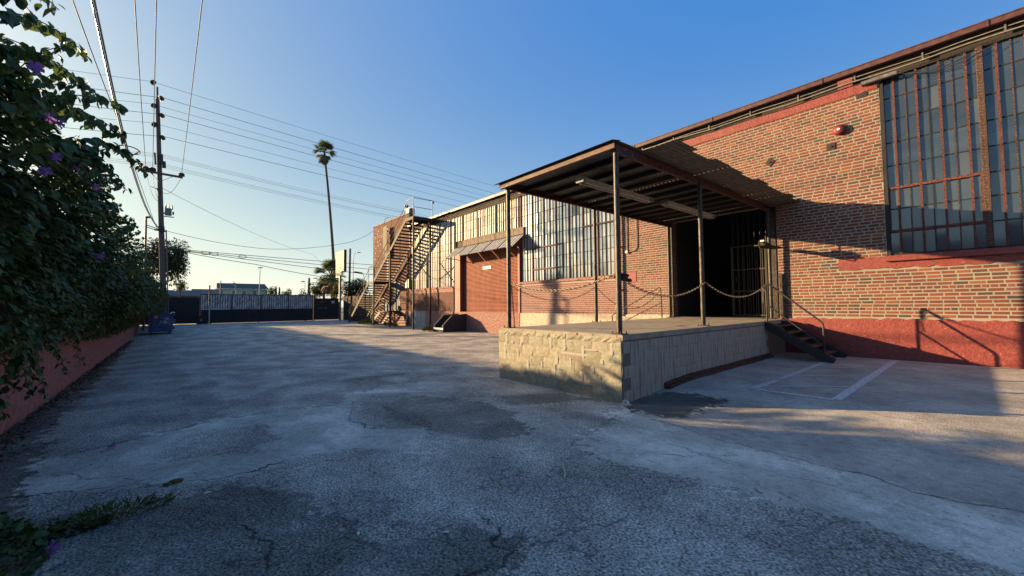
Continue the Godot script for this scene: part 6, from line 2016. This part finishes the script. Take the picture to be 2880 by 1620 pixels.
	for x in [12.35, 14.6, 17.0]:
		var w := MB.new(); w.box(Vector3(x - .55, 4.9, -129.99), Vector3(x + .55, 6.3, -129.93)); var wo := obj("window", w, M.white_plain, Hs)
		for k in 2:
			var q := MB.new(); q.box(Vector3(x - .45 + k * .47, 5.0, -129.92), Vector3(x - .02 + k * .47, 6.2, -129.90)); obj("pane", q, M.glass_far, wo)
	for s in [["low long shed with grey roof left of the green house", "grey_shed", -4.5, 4.0, -104, "shed_roof", 5.35], ["low shed with brown roof touching the green house on its left", "brown_shed", 3.4, 8.2, -112, "shed_brown", 5.95]]:
		var T := thing(s[1], s[0], "shed", Vector3(s[2], .1, s[4]))
		var w := MB.new(); w.box(Vector3(s[2], .1, s[4] - 6), Vector3(s[3], s[6] - 1.2, s[4])); obj("wall", w, M.shed_brown, T)
		var r := MB.new(); r.quad(Vector3(s[2] - .4, s[6] - 1.25, s[4] + .5), Vector3(s[3] + .4, s[6] - 1.25, s[4] + .5), Vector3(s[3] + .4, s[6], s[4] - 3), Vector3(s[2] - .4, s[6], s[4] - 3), Vector3(0, 1, 1)); r.quad(Vector3(s[2] - .4, s[6] - 1.25, s[4] - 6.5), Vector3(s[3] + .4, s[6] - 1.25, s[4] - 6.5), Vector3(s[3] + .4, s[6], s[4] - 3), Vector3(s[2] - .4, s[6], s[4] - 3), Vector3(0, 1, -1)); obj("roof", r, M[s[5]], T)
	# sign pylon
	var Sg := thing("sign_pylon", "weathered blank sign box on a pale post beside the pedestrian gate", "sign", Vector3(13.75, .18, -44.3))
	var po := MB.new(); po.cham(Vector3(13.58, .15, -44.3), Vector3(13.58, 5.0, -44.3), .20, .20, .02, Vector3(0, 0, 1)); obj("post", po, M.galv, Sg)
	var bx := MB.new(); bx.box(Vector3(13.875, 5.45, -46.9), Vector3(14.13, 7.8, -44.0)); obj("cabinet", bx, M.rust_steel, Sg)
	var fc := MB.new(); fc.box(Vector3(13.86, 5.52, -46.84), Vector3(13.873, 7.74, -44.06)); obj("face", fc, M.sign_face, Sg)
	var sm := MB.new(); sm.box(Vector3(13.64, 4.86, -46.0), Vector3(13.8, 5.42, -44.2)); obj("small_cabinet", sm, M.white_enamel, Sg)
	var sf := MB.new(); sf.box(Vector3(13.62, 4.95, -45.9), Vector3(13.638, 5.36, -44.3)); obj("small_face", sf, M.rust_steel, Sg)
	var st := MB.new(); st.bar(Vector3(13.6, 4.9, -44.3), Vector3(13.95, 5.6, -44.6), .08, .08); st.bar(Vector3(13.58, 4.8, -44.3), Vector3(14.0, 5.5, -45.8), .06, .06); obj("strut", st, M.rust_steel, Sg)
	# what the window panes mirror: a building across the lane and a belt of trees beyond the hedge
	var nb := MB.new(); nb.box(Vector3(-34, 0, -10), Vector3(-16, 5.2, 26))
	nb.quad(Vector3(-15.6, 5.1, -10.5), Vector3(-15.6, 5.1, 26.5), Vector3(-25, 7.8, 26.5), Vector3(-25, 7.8, -10.5), Vector3(1, 1, 0)); nb.quad(Vector3(-34.4, 5.1, -10.5), Vector3(-34.4, 5.1, 26.5), Vector3(-25, 7.8, 26.5), Vector3(-25, 7.8, -10.5), Vector3(-1, 1, 0))
	struct("neighbouring_building", nb, M.shed_brown)
	var rg := RandomNumberGenerator.new(); rg.seed = 303
	var xf := []; var cs := []
	for i in 14:
		var c := Vector3(-24 - rg.randf() * 8, rg.randf_range(4.5, 6.2), -22 - i * 2.6)
		for k in 420:
			var d := Vector3(rg.randfn(), rg.randfn(), rg.randfn()).normalized() * pow(rg.randf(), .4)
			xf.append(Transform3D(leaf_basis(d, rg, .2, .5), c + d * Vector3(2.4, 2.8, 2.2))); cs.append(leaf_col(rg, Color(.03, .045, .02), Color(.06, .075, .03)))
	multi("distant_trees", leaf_mesh(.35, .15), M.leaf_feather, xf, cs, self)
	# lamps and poles beyond
	street_lamp("slim street lamp with square head rising behind the sliding gate", Vector3(9.8, .1, -70), 7.5, Vector3.ZERO, .07)
	street_lamp("short street lamp with bent arm left of the pedestrian gate", Vector3(18.3, .1, -70), 5.7, Vector3(-.8, .1, 0), .06)
	street_lamp("tall street lamp with curved arm behind the sign pylon", Vector3(23.6, .1, -70), 9.8, Vector3(.9, .8, 0), .08)
	street_lamp("distant small street lamp left of the single cypress", Vector3(16.0, .1, -70), 5.2, Vector3(-.35, 0, 0), .05)
	street_lamp("faint far street lamp in front of the green house", Vector3(11.7, .1, -120), 7.1, Vector3.ZERO, .06)
	var Q := thing("bare_pole", "bare dark wooden pole right of the sign pylon", "pole", Vector3(19.75, .1, -60))
	var qp := MB.new(); qp.tube(Vector3(19.65, .1, -60), Vector3(19.78, 10.25, -60), .17, .13, 10); obj("pole", qp, M.pole_wood, Q)
	var Q2 := thing("dark_house_pole", "short dark pole before the left corner of the green house", "pole", Vector3(5.2, .1, -72))
	var q2 := MB.new(); q2.tube(Vector3(5.2, .1, -72), Vector3(5.2, 5.6, -72), .07, .06, 8); obj("pole", q2, M.dark_steel, Q2)
	var Fl := thing("fence_floodlight", "flat floodlight on a bent arm above the dark shrub", "floodlight", Vector3(16.0, .1, -44.5))
	var fp := MB.new(); fp.path([Vector3(16.2, 2.0, -44.5), Vector3(16.2, 5.0, -44.5), Vector3(16.1, 5.25, -44.5), Vector3(15.9, 5.3, -44.5)], .03, 6); obj("arm", fp, M.galv, Fl)
	var fh := MB.new(); fh.cham(Vector3(15.15, 5.45, -44.5), Vector3(15.95, 5.35, -44.5), .45, .14, .03); obj("lamp_head", fh, M.dark_steel, Fl)

# ------------------------------------------------------------------ small things on the ground
func clump(called: String, label: String, cat: String, c: Vector3, r: Vector3, n: int, size: float, lm: Mesh, ca: Color, cb: Color, up: float, sd: int, droop := .2) -> void:
	var T := thing(called, label, cat, c)
	var rg := RandomNumberGenerator.new(); rg.seed = sd
	var xf := []; var cs := []
	for i in n:
		var a := rg.randf() * TAU; var q := sqrt(rg.randf())
		var h := (1.0 - q * q) * rg.randf_range(.3, 1.0)
		var p := c + Vector3(cos(a) * q * r.x, h * r.y, sin(a) * q * r.z)
		p.y = maxf(p.y, gy(p.x, p.z) + .01)
		xf.append(Transform3D(leaf_basis(Vector3(cos(a) * .7, up, sin(a) * .7), rg, droop, size * rg.randf_range(.6, 1.3)), p))
		cs.append(leaf_col(rg, ca, cb))
	multi("leaves", lm, M.leaf_dark, xf, cs, T)

func build_small() -> void:
	var rg := RandomNumberGenerator.new(); rg.seed = 99
	var lm := leaf_mesh(.42, .12); var blade := leaf_mesh(.05, .25)
	clump("ground_ivy", "low clump of small leaved ivy in the near left corner of the yard", "plant", Vector3(-.98, 0, -4.05), Vector3(.40, .34, .55), 2200, .042, lm, Color(.05, .085, .035), Color(.10, .15, .06), .9, 1)
	clump("weed_tuft", "straggling tuft of green weeds growing from the asphalt beside the ivy", "weeds", Vector3(-.32, 0, -4.42), Vector3(.36, .06, .13), 230, .09, blade, Color(.06, .09, .02), Color(.14, .17, .04), .8, 2, -.2)
	clump("weed_mat", "flat dark mat of weeds on the asphalt next to the ivy", "weeds", Vector3(-.52, 0, -4.34), Vector3(.20, .03, .09), 160, .045, lm, Color(.025, .035, .012), Color(.06, .07, .02), .4, 3)
	clump("corner_weeds", "green weeds at the foot of the concrete steps", "weeds", Vector3(12.35, 0, -22.6), Vector3(.35, .3, .5), 500, .18, blade, Color(.05, .07, .015), Color(.12, .14, .03), 1.0, 4, -.3)
	clump("stair_weeds", "green weeds under the foot of the fire escape stairs", "weeds", Vector3(12.6, .08, -33.6), Vector3(.6, .4, 1.6), 900, .22, blade, Color(.04, .06, .012), Color(.09, .11, .02), 1.0, 5, -.3)
	clump("landing_weeds", "low weeds beneath the door landing steps", "weeds", Vector3(13.0, .05, -30.0), Vector3(.3, .25, 1.3), 500, .18, blade, Color(.05, .07, .015), Color(.12, .12, .03), 1.0, 6, -.3)
	var pod := MB.new(); pod.ball(Vector3(.05, .022, -4.86), Vector3(.06, .022, .022), 12, 7); pod.ball(Vector3(-.01, .018, -4.84), Vector3(.035, .016, .02), 10, 6)
	tag(obj("seed_pod", pod, mat("pod", lin(.07, .075, .014), .8)), "plump yellow green seed pod lying on the asphalt", "seed pod")
	var sk := MB.new(); sk.path([Vector3(3.02, .02, -2.76), Vector3(2.93, .022, -2.66), Vector3(2.85, .018, -2.575), Vector3(2.78, .016, -2.52)], .007, 6)
	tag(obj("stick", sk, M.straw), "pale straight stick lying alone on the asphalt before the dock", "stick")
	var st := MB.new(); st.path([Vector3(-.15, .02, -5.35), Vector3(.2, .024, -5.40), Vector3(.55, .02, -5.52)], .005, 5)
	tag(obj("stick", st, M.straw), "long thin pale twig lying across the concrete patch", "stick")
	var cup := MB.new(); cup.lathe(Transform3D(Basis(Vector3(0, 0, 1), 1.2), Vector3(5.50, .045, -3.62)), [Vector2(0, 0), Vector2(.03, 0), Vector2(.042, .09), Vector2(.038, .09)], 12)
	tag(obj("paper_cup", cup, M.paper), "crushed white paper cup at the foot of the dock corner", "cup")
	var words := ["near the ivy", "beside the weeds", "in front of the dock corner", "on the left half of the yard", "far out towards the gate", "by the pink wall", "on the concrete patch", "left of the dock", "near the front edge", "beside the stick", "halfway to the dumpster", "close to the alligator cracks"]
	var spots := [[-.62, -4.15], [.26, -4.40], [3.9, -4.0], [.51, -7.2], [1.91, -18.4], [-1.2, -6.9], [.9, -6.1], [4.06, -9.5], [1.03, -2.9], [2.3, -2.9], [1.96, -15.2], [1.5, -2.5]]
	for i in spots.size():
		var p := Vector3(spots[i][0], gy(spots[i][0], spots[i][1]) + .012, spots[i][1])
		var mb := MB.new(); var a := rg.randf() * TAU
		var big := 3.0 if p.z < -12 else 1.0
		var d := Vector3(cos(a), 0, sin(a)) * .035 * big; var s := Vector3(-sin(a), 0, cos(a)) * .012 * big
		mb.tri(p - d, p + s + Vector3(0, .006, 0), p + d, Vector3.UP); mb.tri(p - d, p + d, p - s + Vector3(0, .002, 0), Vector3.UP); mb.quad(p - d, p + s + Vector3(0, .006, 0), p + d + Vector3(0, .01, 0), p + d * .2 + Vector3(0, .014, 0), Vector3.UP)
		tag(obj("litter_scrap", mb, M.paper if i % 3 else M.straw), "small pale scrap of litter lying %s" % words[i], "litter", "litter scraps on the yard")
	for s in [[-.58, -4.02, .085, "fallen purple flower lying beside the ivy clump"], [-.5, -6.6, .05, "fallen purple flower lying on the asphalt near the pink wall"]]:
		var at := Vector3(s[0], gy(s[0], s[1]) + .03, s[1])
		var T := thing("fallen_flower", s[3], "flower", at, "fallen flowers")
		flower(T, at, Vector3(.8, .25, .3), s[2])
	# dead leaves and grit drifted along the foot of the pink wall
	var xf := []; var cs := []
	for i in 2600:
		var z := -3.0 - 24.0 * pow(rg.randf(), 1.3)
		var x := -1.62 + absf(rg.randfn(0, .13)) + (.06 if z > -8 else 0.0)
		var y := gy(x, z) + .012 + rg.randf() * .02
		xf.append(Transform3D(leaf_basis(Vector3(rg.randf_range(-1, 1), .1, rg.randf_range(-1, 1)), rg, .0, rg.randf_range(.02, .06)), Vector3(x, y, z)))
		cs.append(leaf_col(rg, Color(.05, .04, .028), Color(.12, .095, .06)))
	var dl := multi("fallen_leaves", lm, mat("dead_leaf", Color(1, 1, 1), .9, null, Vector3.ONE, null, 0, 0, true), xf, cs, self)
	tag(dl, "dead leaves and grit drifted along the foot of the pink wall", "leaves")
	xf = []; cs = []
	var pb := MB.new(); pb.ball(Vector3.ZERO, Vector3(1, .6, .8), 6, 4)
	for i in 5200:
		var x := rg.randf_range(-1.4, 8.0); var z := rg.randf_range(-12.0, 1.0)
		if x > 5.3 and z < -3.6: continue
		if x > 3.8 and z > -3.4 and rg.randf() < .85: continue
		var s := .0015 + .0055 * pow(rg.randf(), 3.0)
		xf.append(Transform3D(Basis.from_euler(Vector3(0, rg.randf() * TAU, 0)).scaled(Vector3.ONE * s), Vector3(x, gy(x, z) + .006, z)))
		var l := rg.randf_range(.05, .22)
		if rg.randf() < .05: l = .5
		cs.append(Color(l, l * .97, l * .92))
	var gr := multi("gravel_grit", pb.mesh(), mat("grit", Color(1, 1, 1), .95, null, Vector3.ONE, null, 0, 0, true), xf, cs, self)
	tag(gr, "loose grit and small stones scattered over the asphalt", "grit")
